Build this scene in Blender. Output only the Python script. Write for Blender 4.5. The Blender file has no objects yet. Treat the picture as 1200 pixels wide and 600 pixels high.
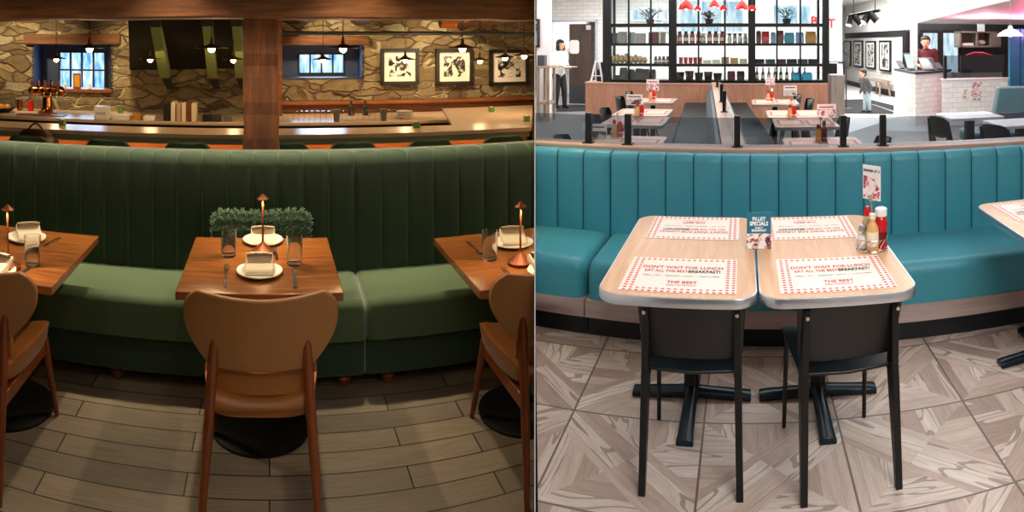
import bpy, bmesh, math, random
from mathutils import Vector, Matrix
random.seed(7)
PI = math.pi
SC = bpy.context.scene
COL = SC.collection
# ---------------------------------------------------------------- camera
# One upright cylindrical panorama lens stands where the two dining rooms meet:
# it looks into the cellar bar on one side and into the bright diner on the other.
F, HY, CX, CZ = 740.0, 50.0, 600.0, 1.80
cd = bpy.data.cameras.new('camera'); cam = bpy.data.objects.new('camera', cd); COL.objects.link(cam)
cd.type = 'PANO'; cd.panorama_type = 'CENTRAL_CYLINDRICAL'
cd.central_cylindrical_radius = 1.0
cd.central_cylindrical_range_u_min = -600/F; cd.central_cylindrical_range_u_max = 600/F
cd.central_cylindrical_range_v_min = -550/F; cd.central_cylindrical_range_v_max = 50/F
cam.location = (0, 0, CZ); cam.rotation_euler = (PI/2, 0, 0)
cd.clip_start = 0.02; cd.clip_end = 200
SC.camera = cam
SC.view_settings.view_transform = 'Standard'
SC.view_settings.look = 'None'
SC.view_settings.exposure = 0.0
try:
    SC.cycles.use_denoising = True
    SC.cycles.max_bounces = 10
    SC.cycles.transparent_max_bounces = 16
    SC.cycles.sample_clamp_indirect = 6
except Exception:
    pass

class Room:
    """A rigid room frame: x to the side, y into the room, z up; turned about the camera's foot."""
    def __init__(s, th, fz): s.th = th; s.fz = fz; s.R = Matrix.Rotation(-th, 4, 'Z')
    def ang(s, px): return (px-CX)/F - s.th
    def at(s, px, py, D):
        a = s.ang(px); return Vector((D*math.tan(a), D, CZ-(py-HY)/F*D/math.cos(a)))
    def az(s, px, py, z):
        a = s.ang(px); r = F*(CZ-z)/(py-HY); return Vector((r*math.sin(a), r*math.cos(a), z))
    def fl(s, px, py): return s.az(px, py, s.fz)
    def X(s, px, D): return D*math.tan(s.ang(px))
    def Z(s, px, py, D): return CZ-(py-HY)/F*D/math.cos(s.ang(px))
L = Room(math.radians(-22.004), 0.0)
R = Room(math.radians(20.986), 0.15)
RB = Room(math.radians(23.4), 0.15)

# ---------------------------------------------------------------- materials
def lin(h):
    if not isinstance(h, str): return tuple(h)
    h = h.lstrip('#'); o = []
    for i in (0, 2, 4):
        c = int(h[i:i+2], 16)/255
        o.append(c/12.92 if c <= 0.04045 else ((c+0.055)/1.055)**2.4)
    return tuple(o)
class NT:
    def __init__(s, name):
        s.m = bpy.data.materials.new(name); s.m.use_nodes = True; s.t = s.m.node_tree
        s.b = s.t.nodes['Principled BSDF']; s.o = s.t.nodes['Material Output']
    def n(s, typ, **kw):
        nd = s.t.nodes.new(typ)
        for k, v in kw.items():
            if k.startswith('i_'):
                key = k[2:]; key = int(key) if key.isdigit() else key.replace('_', ' ')
                s.put(nd.inputs[key], v)
            else: setattr(nd, k, v)
        return nd
    def put(s, sock, v):
        if hasattr(v, 'is_output'): s.t.links.new(v, sock)
        else:
            if sock.type == 'RGBA' and len(v) == 3: v = (*v, 1)
            sock.default_value = v
    def math(s, op, a, b=None, c=None):
        nd = s.t.nodes.new('ShaderNodeMath'); nd.operation = op
        s.put(nd.inputs[0], a)
        if b is not None: s.put(nd.inputs[1], b)
        if c is not None: s.put(nd.inputs[2], c)
        return nd.outputs[0]
    def mix(s, f, a, b, typ='MIX'):
        nd = s.t.nodes.new('ShaderNodeMix'); nd.data_type = 'RGBA'; nd.blend_type = typ
        s.put(nd.inputs[0], f); s.put(nd.inputs[6], a); s.put(nd.inputs[7], b); return nd.outputs[2]
    def ramp(s, f, stops):
        nd = s.t.nodes.new('ShaderNodeValToRGB'); e = nd.color_ramp.elements
        while len(e) < len(stops): e.new(0.5)
        for k, (p, c) in enumerate(stops):
            e[k].position = p; c = lin(c); e[k].color = (*c, 1)
        s.put(nd.inputs[0], f); return nd.outputs[0]
    def coord(s, scale=(1, 1, 1), rot=(0, 0, 0), loc=(0, 0, 0)):
        tc = s.t.nodes.new('ShaderNodeTexCoord'); mp = s.t.nodes.new('ShaderNodeMapping')
        s.t.links.new(tc.outputs['Object'], mp.inputs[0])
        mp.inputs['Scale'].default_value = scale; mp.inputs['Rotation'].default_value = rot; mp.inputs['Location'].default_value = loc
        return mp.outputs[0]
    def noise(s, vec, scale=5, detail=4, rough=.55, dist=0):
        nd = s.t.nodes.new('ShaderNodeTexNoise'); s.put(nd.inputs['Vector'], vec)
        nd.inputs['Scale'].default_value = scale; nd.inputs['Detail'].default_value = detail
        nd.inputs['Roughness'].default_value = rough; nd.inputs['Distortion'].default_value = dist
        return nd.outputs[0]
    def base(s, c): s.put(s.b.inputs['Base Color'], c)
    def set(s, **kw):
        for k, v in kw.items(): s.put(s.b.inputs[k.replace('_', ' ')], v)
    def bump(s, h, strength=.3, dist=.01):
        nd = s.t.nodes.new('ShaderNodeBump'); nd.inputs['Strength'].default_value = strength; nd.inputs['Distance'].default_value = dist
        s.put(nd.inputs['Height'], h); s.t.links.new(nd.outputs[0], s.b.inputs['Normal'])
M = {}
def plain(name, c, rough=.5, metal=0, var=.12, scale=9, bump=0, **kw):
    t = NT(name); c = lin(c)
    v = t.coord(); n = t.noise(v, scale, 3)
    d = tuple(x*(1-var) for x in c); l = tuple(min(1, x*(1+var)) for x in c)
    t.base(t.mix(n, d, l)); t.set(Roughness=rough, Metallic=metal, **kw)
    if bump: t.bump(t.noise(t.coord(), scale*12, 2), bump, .004)
    M[name] = t.m; return t.m
def wood(name, c1, c2, axis='x', rough=.4, grain=1.0, fine=22, c3=None, coat=0):
    t = NT(name)
    sc = {'x': (.7, 7, 7), 'y': (7, .7, 7), 'z': (7, 7, .7)}[axis]
    v = t.coord(tuple(a*grain for a in sc))
    n1 = t.noise(v, 2.2, 5, .6, 1.4)
    v2 = t.coord(tuple(a*grain*4 for a in sc)); n2 = t.noise(v2, 3.2, 2, .5, .4)
    f = t.math('ADD', t.math('MULTIPLY', n1, .72), t.math('MULTIPLY', n2, .28))
    t.base(t.ramp(f, [(.3, c1), (.52, c3 or c2), (.7, c2)]))
    t.set(Roughness=rough)
    if coat: t.set(Coat_Weight=coat, Coat_Roughness=.2)
    t.bump(f, .08, .004); M[name] = t.m; return t.m
def emit(name, c, s, base=None):
    t = NT(name); c = lin(c); t.base(base or c); t.set(Emission_Color=(*c, 1), Emission_Strength=s, Roughness=.5)
    M[name] = t.m; return t.m
def glass(name, c='ffffff', rough=.0, alpha=.12, ior=1.45):
    # thin clear glass: mostly see-through, with a real reflection
    t = NT(name); tr = t.n('ShaderNodeBsdfTransparent'); gl = t.n('ShaderNodeBsdfGlossy')
    tr.inputs[0].default_value = (*lin(c), 1); gl.inputs['Roughness'].default_value = rough
    fr = t.n('ShaderNodeLayerWeight'); fr.inputs[0].default_value = .5
    lw = t.math('ADD', t.math('MULTIPLY', t.math('POWER', fr.outputs['Facing'], 3.0), alpha*2.4), .04)
    mx = t.n('ShaderNodeMixShader'); t.put(mx.inputs[0], lw)
    t.t.links.new(tr.outputs[0], mx.inputs[1]); t.t.links.new(gl.outputs[0], mx.inputs[2])
    t.t.links.new(mx.outputs[0], t.o.inputs[0]); M[name] = t.m; return t.m
def fabric(name, c, c2=None, rough=.85, sheen=.4, scale=26):
    t = NT(name); c = lin(c); c2 = lin(c2) if c2 else tuple(x*.72 for x in c)
    n = t.noise(t.coord(), 3.5, 4); w = t.noise(t.coord(), scale*12, 2)
    t.base(t.mix(t.math('MULTIPLY', t.math('ADD', n, w), .5), c2, c))
    t.set(Roughness=rough, Sheen_Weight=sheen, Sheen_Roughness=.4); t.bump(w, .15, .002)
    M[name] = t.m; return t.m

# --- left room surfaces
def m_planks():
    t = NT('plank_tile'); v = t.coord()
    br = t.n('ShaderNodeTexBrick', i_Vector=v, i_Scale=1.0, i_Mortar_Size=.0035, i_Mortar_Smooth=.2, i_Brick_Width=.92, i_Row_Height=.138,
             i_Color1=lin('95846f'), i_Color2=lin('5d5144'), i_Mortar=lin('15110e'), i_Bias=0.0)
    br.offset = .37; br.offset_frequency = 2; br.squash = 1.0
    g = t.noise(t.coord((2.2, 26, 1)), 2.0, 5, .65, .8)
    g2 = t.noise(t.coord((.9, 2.5, 1)), 1.5, 3)
    c = t.mix(t.math('MULTIPLY', g, .85), br.outputs[0], lin('3c322a'), 'MULTIPLY')
    c = t.mix(t.math('MULTIPLY', g2, .35), c, lin('a59784'), 'MIX')
    c = t.mix(br.outputs[1], c, lin('120e0b'))
    t.base(c); t.set(Roughness=t.math('ADD', .42, t.math('MULTIPLY', g, .2)))
    t.bump(t.math('SUBTRACT', t.math('MULTIPLY', g, .2), br.outputs[1]), .3, .004)
    M['plank_tile'] = t.m
def m_stone():
    t = NT('rubble_stone'); v0 = t.coord((1, 1, 1))
    nd = t.n('ShaderNodeTexNoise', i_Vector=v0, i_Scale=2.3, i_Detail=3.0)
    off = t.n('ShaderNodeVectorMath', operation='SCALE', i_0=nd.outputs[1]); off.inputs['Scale'].default_value = .30
    av = t.n('ShaderNodeVectorMath', operation='ADD', i_0=v0, i_1=off.outputs[0])
    mp = t.n('ShaderNodeMapping', i_Vector=av.outputs[0]); mp.inputs['Scale'].default_value = (2.7, 2.7, 8.6)
    vo = t.n('ShaderNodeTexVoronoi', i_Vector=mp.outputs[0], i_Scale=1.05)
    ve = t.n('ShaderNodeTexVoronoi', i_Vector=mp.outputs[0], i_Scale=1.05, feature='DISTANCE_TO_EDGE')
    sep = t.n('ShaderNodeSeparateColor', i_0=vo.outputs[1])
    col = t.ramp(sep.outputs[0], [(0, '7d6a50'), (.3, 'ab9570'), (.55, '6a5640'), (.78, '96815f'), (1, 'b3a98e')])
    fine = t.noise(t.coord((1, 1, 2)), 9, 6, .7, .6)
    col = t.mix(t.math('MULTIPLY', t.math('SUBTRACT', fine, .22), 1.9), t.mix(.72, col, lin('1d1610'), 'MIX'), col)
    e = t.n('ShaderNodeMapRange'); t.put(e.inputs[0], ve.outputs[0]); e.inputs[1].default_value = .0; e.inputs[2].default_value = .07
    mort = t.mix(fine, lin('a5946f'), lin('e2d3ae'))
    big = t.noise(t.coord(), 1.1, 2)
    mort = t.mix(t.math('GREATER_THAN', big, .47), mort, lin('6a563e'))
    t.base(t.mix(e.outputs[0], mort, col)); t.set(Roughness=.9)
    t.bump(t.math('ADD', t.math('MULTIPLY', e.outputs[0], .8), t.math('MULTIPLY', fine, .5)), .9, .05)
    M['rubble_stone'] = t.m
def m_parquet():
    # square porcelain tiles printed with mitred wood strips, mirrored from tile to tile
    t = NT('parquet_tile'); S = .58
    sx = t.n('ShaderNodeSeparateXYZ'); t.put(sx.inputs[0], t.coord())
    x, y = sx.outputs[0], sx.outputs[1]
    U = t.math('DIVIDE', t.math('ADD', x, .75), S); V = t.math('DIVIDE', t.math('SUBTRACT', y, 2.735), S)
    iu, iv = t.math('FLOOR', U), t.math('FLOOR', V); u, v = t.math('SUBTRACT', U, iu), t.math('SUBTRACT', V, iv)
    par = t.math('FLOORED_MODULO', t.math('ADD', iu, iv), 2.0)
    uf = t.math('ADD', t.math('MULTIPLY', par, t.math('SUBTRACT', 1.0, u)), t.math('MULTIPLY', t.math('SUBTRACT', 1.0, par), u))
    d = t.math('SUBTRACT', uf, v); s = t.math('ADD', uf, v)
    ad = t.math('ABSOLUTE', d)
    band = t.math('LESS_THAN', ad, .27)
    up = t.math('GREATER_THAN', d, 0.0)
    # triangles: strips run square to the diagonal on one side and upright on the other
    perp = t.math('GREATER_THAN', s, 1.0)
    def pick(f, a, b): return t.math('ADD', t.math('MULTIPLY', f, a), t.math('MULTIPLY', t.math('SUBTRACT', 1.0, f), b))
    tri_ac = pick(perp, uf, v); tri_al = pick(perp, v, uf)
    across = pick(band, t.math('MULTIPLY', d, .7071), tri_ac); along = pick(band, t.math('MULTIPLY', s, .7071), tri_al)
    pid = t.math('FLOOR', t.math('MULTIPLY', across, 7.6)); pf = t.math('FRACT', t.math('MULTIPLY', across, 7.6))
    cb = t.n('ShaderNodeCombineXYZ'); t.put(cb.inputs[0], pid); t.put(cb.inputs[1], t.math('ADD', t.math('MULTIPLY', iu, 3.7), t.math('MULTIPLY', band, 11.3))); t.put(cb.inputs[2], t.math('ADD', t.math('MULTIPLY', iv, 5.1), t.math('MULTIPLY', perp, 2.9)))
    wn = t.n('ShaderNodeTexWhiteNoise', noise_dimensions='3D', i_Vector=cb.outputs[0])
    gv = t.n('ShaderNodeCombineXYZ'); t.put(gv.inputs[0], t.math('MULTIPLY', across, 13)); t.put(gv.inputs[1], t.math('MULTIPLY', along, 1.5)); t.put(gv.inputs[2], t.math('MULTIPLY', wn.outputs[0], 40))
    g = t.noise(gv.outputs[0], 2.0, 5, .62, 1.0)
    gv2 = t.n('ShaderNodeCombineXYZ'); t.put(gv2.inputs[0], t.math('MULTIPLY', across, 5)); t.put(gv2.inputs[1], t.math('MULTIPLY', along, .8)); t.put(gv2.inputs[2], t.math('MULTIPLY', wn.outputs[0], 90))
    ring = t.math('SINE', t.math('MULTIPLY', t.noise(gv2.outputs[0], 1.2, 1), 46))
    c = t.ramp(wn.outputs[0], [(0, 'b7a193'), (.35, 'cdb8aa'), (.65, 'e0cfc2'), (1, 'ece0d6')])
    c = t.mix(t.math('MULTIPLY', g, .75), c, lin('8a7365'), 'MULTIPLY')
    rr = t.math('MULTIPLY', t.math('GREATER_THAN', ring, .82), t.math('GREATER_THAN', wn.outputs[0], .62))
    c = t.mix(t.math('MULTIPLY', rr, .55), c, lin('5d463a'))
    c = t.mix(t.math('MULTIPLY', t.math('LESS_THAN', pf, .05), .35), c, lin('6d5a4e'))
    def edge(w): return t.math('LESS_THAN', t.math('MINIMUM', w, t.math('SUBTRACT', 1.0, w)), .008)
    gr = t.math('MAXIMUM', edge(u), edge(v))
    c = t.mix(gr, c, lin('6a5c53'))
    t.base(c); t.set(Roughness=.38); t.bump(t.math('SUBTRACT', 1.0, gr), .15, .003)
    M['parquet_tile'] = t.m
def m_brick(name, c1, c2, mort, w, h, ms=.006, rough=.35, axis='xz', rot=0):
    t = NT(name); tc = t.coord((1, 1, 1)); sp = t.n('ShaderNodeSeparateXYZ'); t.put(sp.inputs[0], tc)
    cb = t.n('ShaderNodeCombineXYZ'); t.put(cb.inputs[0], t.math('ADD', sp.outputs[0], sp.outputs[1])); t.put(cb.inputs[1], sp.outputs[2])
    br = t.n('ShaderNodeTexBrick', i_Vector=cb.outputs[0], i_Scale=1.0, i_Mortar_Size=ms, i_Brick_Width=w, i_Row_Height=h, i_Color1=lin(c1), i_Color2=lin(c2), i_Mortar=lin(mort))
    t.base(br.outputs[0]); t.set(Roughness=rough); t.bump(t.math('SUBTRACT', 1.0, br.outputs[1]), .3, .004); M[name] = t.m
def m_grid(name, c1, c2, line, size, lw=.01, rough=.4, off=(0, 0)):
    t = NT(name); sp = t.n('ShaderNodeSeparateXYZ'); t.put(sp.inputs[0], t.coord(loc=(off[0], off[1], 0)))
    f = [t.math('FRACT', t.math('DIVIDE', sp.outputs[k], size)) for k in (0, 1)]
    e = t.math('MAXIMUM', *[t.math('LESS_THAN', q, lw) for q in f])
    n = t.noise(t.coord(), 1.3, 5, .6)
    t.base(t.mix(e, t.mix(n, lin(c1), lin(c2)), lin(line))); t.set(Roughness=rough); M[name] = t.m
def m_check():
    # placemat: white paper with a red gingham border (object space, mat is .43 x .36)
    t = NT('placemat_paper'); sp = t.n('ShaderNodeSeparateXYZ'); t.put(sp.inputs[0], t.coord())
    x, y = sp.outputs[0], sp.outputs[1]
    ax, ay = t.math('ABSOLUTE', x), t.math('ABSOLUTE', y)
    P = .0235
    inside = t.math('MULTIPLY', t.math('LESS_THAN', ax, .215-2.05*P), t.math('LESS_THAN', ay, .18-1.55*P))
    margin = t.math('MAXIMUM', t.math('GREATER_THAN', ax, .213), t.math('GREATER_THAN', ay, .178))
    sq = [t.math('LESS_THAN', t.math('FRACT', t.math('DIVIDE', t.math('ADD', w, 1.0), P)), .5) for w in (x, y)]
    both = t.math('MULTIPLY', *sq); any_ = t.math('MULTIPLY', t.math('ADD', *sq), .5)
    amt = t.math('ADD', t.math('MULTIPLY', both, .80), t.math('MULTIPLY', any_, .18))
    amt = t.math('MULTIPLY', amt, t.math('SUBTRACT', 1.0, t.math('MAXIMUM', inside, margin)))
    t.base(t.mix(amt, lin('f4e9de'), lin('d2101e'))); t.set(Roughness=.6); M['placemat_paper'] = t.m
def m_photo(name, seed, dark='0d0d0e', light='e6e4df', sc=9, mid=None):
    # a soft grey picture with no particular content
    t = NT(name); n = t.noise(t.coord(loc=(seed*3.1, seed*1.7, seed)), sc, 3, .55, 1.2)
    st = [(.38, dark), (.47, mid or '55524e'), (.52, light), (.6, light)]
    t.base(t.ramp(n, st)); t.set(Roughness=.25); M[name] = t.m
def m_sky_window(name, c1, c2, s, sc=3):
    t = NT(name); n = t.noise(t.coord((6, 1, 1.2)), sc, 3)
    c = t.ramp(n, [(.35, c1), (.55, c2), (.7, 'ffffff')])
    t.base(lin('20262e')); t.put(t.b.inputs['Emission Color'], c); t.set(Emission_Strength=s, Roughness=.2); M[name] = t.m

m_planks(); m_stone(); m_parquet(); m_check()
m_brick('white_brick', 'e8e6e2', 'dedbd6', 'c2bfba', .30, .10)
m_brick('white_tile', 'f0efed', 'e6e4e1', 'c0bdb9', .20, .10, .004, .2)
m_grid('grey_floor_tile', '686664', '8a8784', '555351', 1.2, .008)
m_grid('mosaic_tile', 'a3a3a3', 'b8b8b8', '777777', .11, .14)
wood('table_wood', '583012', 'a96a34', 'x', .28, 1.2, c3='865022', coat=.35)
wood('beam_wood', '38200e', '865227', 'x', .75, .6, c3='5f3818')
wood('post_wood', '30190a', '7c4820', 'z', .8, .8, c3='573015')
wood('warm_wood', '5b2c10', '9a5420', 'x', .45, .8, c3='7c421a')
wood('leg_wood', '4d2109', '7c3d16', 'z', .35, 1.5)
wood('laminate', 'c79468', 'e3b78c', 'y', .35, .8, c3='d6a67a')
wood('rail_laminate', '8f7d78', 'b5a19a', 'x', .5, .6, c3='a5918a')
wood('cap_laminate', 'a98272', 'd0ab98', 'x', .4, .6, c3='c29a86')
wood('counter_laminate', '9b6a52', 'c29073', 'z', .45, .45, c3='b07d63')
wood('door_wood', '2e221c', '4c3a31', 'z', .5, .6)
wood('grey_wood', '5f544c', '8d8076', 'z', .5, .8)
wood('ash_wood', '6e5a4a', 'a08a76', 'z', .5, .8)
fabric('green_velvet', '26432a', '152718', .75, .55)
fabric('olive_velvet', '4a5f3c', '33472c', .75, .5)
fabric('green_fur', '4d6a48', '233a26', .95, .3)
fabric('green_fur_dark', '24382a', '121d14', .95, .1)
fabric('teal_vinyl', '4098aa', '348798', .42, .1)
plain('teal_seam', '10414e', .6)
plain('seam_highlight', '48633f', .7)
fabric('teal_seat', '3c93a5', '30808f', .42, .1)
fabric('dark_vinyl', '1c1a1a', '121112', .55, .0)
fabric('slate_vinyl', '4c6b73', '3d5860', .5, .1)
fabric('napkin_linen', 'e9dcc4', 'd6c5a8', .9, .2)
fabric('cognac_leather', 'a5682c', '8c531e', .45, .1)
plain('chair_back_ply', '9a6a3c', .42, var=.1, scale=3)
plain('black_metal', '101112', .42, .3, .1)
plain('black_ply', '0b0b0c', .42, 0, .15, 4)
plain('base_metal', '16242c', .3, .5, .1)
plain('black_base', '0c0b0b', .4, .3)
plain('aluminium', 'c9ced4', .28, .9, .05)
plain('steel', 'a8a6a2', .3, .85, .06)
plain('silver', 'd8d2c6', .2, 1, .03)
plain('copper', 'b8703c', .25, 1, .1)
plain('lamp_copper', '6e3a22', .5, .7, .1)
plain('brass_shade', '6b4a2c', .4, .7, .15)
plain('porcelain', 'ece4d6', .25, 0, .03)
plain('dark_paint', '15130f', .7)
plain('soffit_dark', '16140f', .8, 0, .25, 2)
plain('green_paint', '79894f', .6, 0, .12, 5)
plain('bar_green', '73856b', .5, 0, .08, 3)
plain('bar_stone', 'c4ab92', .25, 0, .14, 5)
plain('stool_green', '1f4023', .6, 0, .2)
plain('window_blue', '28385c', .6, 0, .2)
plain('plaster_dark', '3a2a1c', .9, 0, .2, 2)
plain('white_paint', 'e9e6e3', .6, 0, .03, 2)
plain('white_plastic', 'f1efec', .35, 0, .02)
plain('pink_white_paint', 'e4dcdf', .6, 0, .03, 2)
plain('ceiling_white', 'f2f0ee', .7, 0, .02, 2)
plain('baseboard_dark', '26262a', .5)
plain('plinth_black', '0d141a', .4, 0, .1)
plain('frame_black', '111112', .4)
plain('mat_white', 'e9e6e0', .7, 0, .03)
plain('grey_steel_plate', '45494e', .4, .5)
plain('chalk_black', '1b1d20', .7, 0, .5, 14)
plain('red_enamel', 'd0241c', .25, 0, .05)
plain('ketchup_red', 'c1121c', .2, 0, .06)
plain('mustard', 'cdb38a', .4, 0, .1)
plain('sauce_tan', 'd8a86a', .3, 0, .25, 40)
plain('label_cream', 'efe0c4', .5, 0, .1, 30)
plain('dark_red_label', '6b0f1c', .4, 0, .1)
plain('salt_white', 'f3f1ef', .5, 0, .04)
plain('skin', 'd9a283', .55, 0, .05)
plain('hair_dark', '1d1512', .6, 0, .3, 60)
plain('shirt_white', 'f2efec', .8, 0, .03)
plain('trousers_black', '15161a', .8)
plain('sweater_grey', '4b5155', .9, 0, .15, 40)
plain('jeans_pale', '9db4bc', .9, 0, .12, 30)
plain('shirt_maroon', '5a1e20', .85, 0, .1)
plain('shoe_dark', '1a1b1d', .5)
plain('sole_white', 'e6e6e6', .5)
plain('rug_black', '0c0e10', .9, 0, .2, 30)
plain('white_floor', 'e6e3df', .35, 0, .04, 1)
plain('teal_paint', '187d98', .5, 0, .05)
plain('bag_leather', '4a2412', .5, 0, .3, 6)
plain('leaf_green', '4d7a34', .5, 0, .3, 20)
plain('leaf_dark', '14222a', .6, 0, .4, 20)
plain('leaf_teal', '3f93a8', .6, 0, .3, 20)
plain('card_teal', '1c7288', .4, 0, .1, 12)
plain('ink_red', 'c81824', .9, 0, .05)
plain('ink_black', '181818', .9, 0, .05)
plain('ink_white', 'fafafa', .5, 0, .02)
plain('screen_dark', '1a2026', .15, 0, .3, 30)
plain('screen_blue', '8aa8c8', .2, 0, .2, 30)
plain('candle_green', '5d8a34', .3, 0, .2)
plain('amber', 'c98a2c', .5, 0, .2)
glass('clear_glass', 'ffffff', .0, .25)
t = NT('tumbler_glass'); t.base((.97, .99, 1, 1)); t.set(Roughness=0.0, Transmission_Weight=1.0, IOR=1.45); M['tumbler_glass'] = t.m
glass('pane_glass', 'f4fbfc', .0, .15, 1.25)
glass('smoked_glass', 'ccd3d8', .02, .10, 1.3)
emit('bulb', 'ffd9a0', 30)
emit('strip_glow', 'ff9a2c', 2.2)
emit('white_glow', 'ffffff', 1.0)
emit('kitchen_glow', 'fbfdff', 1.0)
emit('lamp_led', 'ffc27a', 6)
m_sky_window('daylight_blue', '4a8fd0', 'a8d4ff', 1.6)
m_sky_window('daylight_pale', '8fc4e0', 'dff2fa', 1.0, 1.5)
for k in range(3): m_photo('bw_print_%d' % k, k+1)
for k in range(4): m_photo('grey_print_%d' % k, k+7, '4c4c4a', 'd0d0cc', 5)
m_photo('food_print', 21, '4a2a4c', 'f4ecee', 28, 'd9a07a')
m_photo('food_print_pink', 23, '8a3a52', 'f4ecee', 24, 'd98a9a')
# ---------------------------------------------------------------- mesh tools
def V(*a): return Vector(a)
def box(bm, c, s, rz=0.0, taper=1.0):
    cx, cy, cz = c; hx, hy, hz = s[0]/2, s[1]/2, s[2]/2; vs = []
    for z, k in ((-hz, 1), (hz, taper)):
        for x, y in ((-hx, -hy), (hx, -hy), (hx, hy), (-hx, hy)):
            p = V(x*k, y*k, z)
            if rz: p = Matrix.Rotation(rz, 3, 'Z') @ p
            vs.append(bm.verts.new(p+V(cx, cy, cz)))
    for f in ((3, 2, 1, 0), (4, 5, 6, 7), (0, 1, 5, 4), (1, 2, 6, 5), (2, 3, 7, 6), (3, 0, 4, 7)):
        bm.faces.new([vs[i] for i in f])
def bx(bm, x0, x1, y0, y1, z0, z1): box(bm, ((x0+x1)/2, (y0+y1)/2, (z0+z1)/2), (abs(x1-x0), abs(y1-y0), abs(z1-z0)))
def loft(bm, rings, cap0=True, cap1=True, closed=True):
    rr = [[bm.verts.new(p) for p in r] for r in rings]; n = len(rr[0])
    for a, b in zip(rr, rr[1:]):
        for i in range(n if closed else n-1):
            j = (i+1) % n; bm.faces.new((a[i], a[j], b[j], b[i]))
    if closed and cap0: bm.faces.new(list(reversed(rr[0])))
    if closed and cap1: bm.faces.new(rr[-1])
    return rr
def basis(d):
    d = d.normalized(); u = d.cross(V(0, 0, 1))
    if u.length < 1e-4: u = V(1, 0, 0)
    u.normalize(); return u, d.cross(u)
def cone(bm, p0, p1, r0, r1=None, n=16, flat=1.0):
    p0, p1 = Vector(p0), Vector(p1); r1 = r0 if r1 is None else r1; u, w = basis(p1-p0)
    loft(bm, [[p+(u*math.cos(a)*r+w*math.sin(a)*r*flat) for a in [2*PI*i/n for i in range(n)]] for p, r in ((p0, r0), (p1, r1))])
def tube(bm, pts, r, n=8, closed=False):
    pts = [Vector(p) for p in pts]; rings = []; rs = r if isinstance(r, (list, tuple)) else [r]*len(pts)
    for i, p in enumerate(pts):
        if closed: d = pts[(i+1) % len(pts)]-pts[i-1]
        else: d = pts[min(i+1, len(pts)-1)]-pts[max(i-1, 0)]
        u, w = basis(d)
        rings.append([p+(u*math.cos(a)+w*math.sin(a))*rs[i] for a in [2*PI*k/n for k in range(n)]])
    if closed: rings.append(rings[0]); rr = loft(bm, rings, False, False); bmesh.ops.remove_doubles(bm, verts=[v for q in rr for v in q], dist=1e-6)
    else: loft(bm, rings)
def lathe(bm, prof, n=24, c=(0, 0, 0)):
    c = Vector(c); rr = []
    for r, z in prof:
        if r < 1e-5: rr.append([bm.verts.new(c+V(0, 0, z))])
        else: rr.append([bm.verts.new(c+V(r*math.cos(2*PI*i/n), r*math.sin(2*PI*i/n), z)) for i in range(n)])
    for a, b in zip(rr, rr[1:]):
        for i in range(n):
            j = (i+1) % n
            q = [a[i % len(a)], a[j % len(a)], b[j % len(b)], b[i % len(b)]]
            q = [x for k, x in enumerate(q) if x not in q[:k]]
            if len(q) > 2: bm.faces.new(q)
def prism(bm, poly, z0, z1):
    loft(bm, [[V(x, y, z0) for x, y in poly], [V(x, y, z1) for x, y in poly]])
def prism_y(bm, poly, y0, y1):
    # outline in (x, z), pushed along y
    loft(bm, [[V(x, y, z) for x, z in poly] for y in (y0, y1)])
def ball(bm, c, rx, ry=None, rz=None, n=16, m=10):
    ry = ry or rx; rz = rz or rx; c = Vector(c); rr = []
    for k in range(m+1):
        a = -PI/2+PI*k/m; r = math.cos(a)
        if k in (0, m): rr.append([bm.verts.new(c+V(0, 0, math.sin(a)*rz))])
        else: rr.append([bm.verts.new(c+V(math.cos(2*PI*i/n)*rx*r, math.sin(2*PI*i/n)*ry*r, math.sin(a)*rz)) for i in range(n)])
    for a, b in zip(rr, rr[1:]):
        for i in range(n):
            q = [a[i % len(a)], a[(i+1) % n % len(a)], b[(i+1) % n % len(b)], b[i % len(b)]]
            q = [x for k, x in enumerate(q) if x not in q[:k]]
            if len(q) > 2: bm.faces.new(q)
def rrect(w, d, r, n=6, cx=0, cy=0):
    o = []
    for sx, sy, a0 in ((1, -1, -PI/2), (1, 1, 0), (-1, 1, PI/2), (-1, -1, PI)):
        for k in range(n+1):
            a = a0+PI/2*k/n; o.append((cx+sx*(w/2-r)+r*math.cos(a), cy+sy*(d/2-r)+r*math.sin(a)))
    return o
def B(): return bmesh.new()
def mesh(name, bm, mat, parent=None, bevel=0, bseg=2, smooth=True, sub=0, ang=35, loc=None):
    bmesh.ops.recalc_face_normals(bm, faces=bm.faces)
    me = bpy.data.meshes.new(name); bm.to_mesh(me); bm.free()
    for m in (mat if isinstance(mat, (list, tuple)) else [mat]): me.materials.append(M[m])
    if smooth:
        me.polygons.foreach_set('use_smooth', [True]*len(me.polygons)); me.set_sharp_from_angle(angle=math.radians(ang))
    o = bpy.data.objects.new(name, me); COL.objects.link(o)
    if parent: o.parent = parent
    if loc: o.location = loc
    if bevel:
        b = o.modifiers.new('Bevel', 'BEVEL'); b.width = bevel; b.segments = bseg; b.limit_method = 'ANGLE'; b.angle_limit = math.radians(40)
    if sub:
        s = o.modifiers.new('Sub', 'SUBSURF'); s.levels = sub; s.render_levels = sub
    return o
ROOM_OF = {}
def place(o, room, p, yaw=0.0):
    ROOM_OF[o.name] = room
    o.matrix_world = room.R @ Matrix.Translation(Vector(p)) @ Matrix.Rotation(yaw, 4, 'Z'); return o
LABELS = {}
def tag(o, label=None, cat=None, group=None, kind=None):
    if label: o['label'] = label
    if cat: o['category'] = cat
    if group: o['group'] = group
    if kind: o['kind'] = kind
    return o
def thing(name, room, p, label, cat, group=None, yaw=0.0):
    o = bpy.data.objects.new(name, None); o.empty_display_size = .1; COL.objects.link(o)
    place(o, room, p, yaw); return tag(o, label, cat, group)
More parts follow.
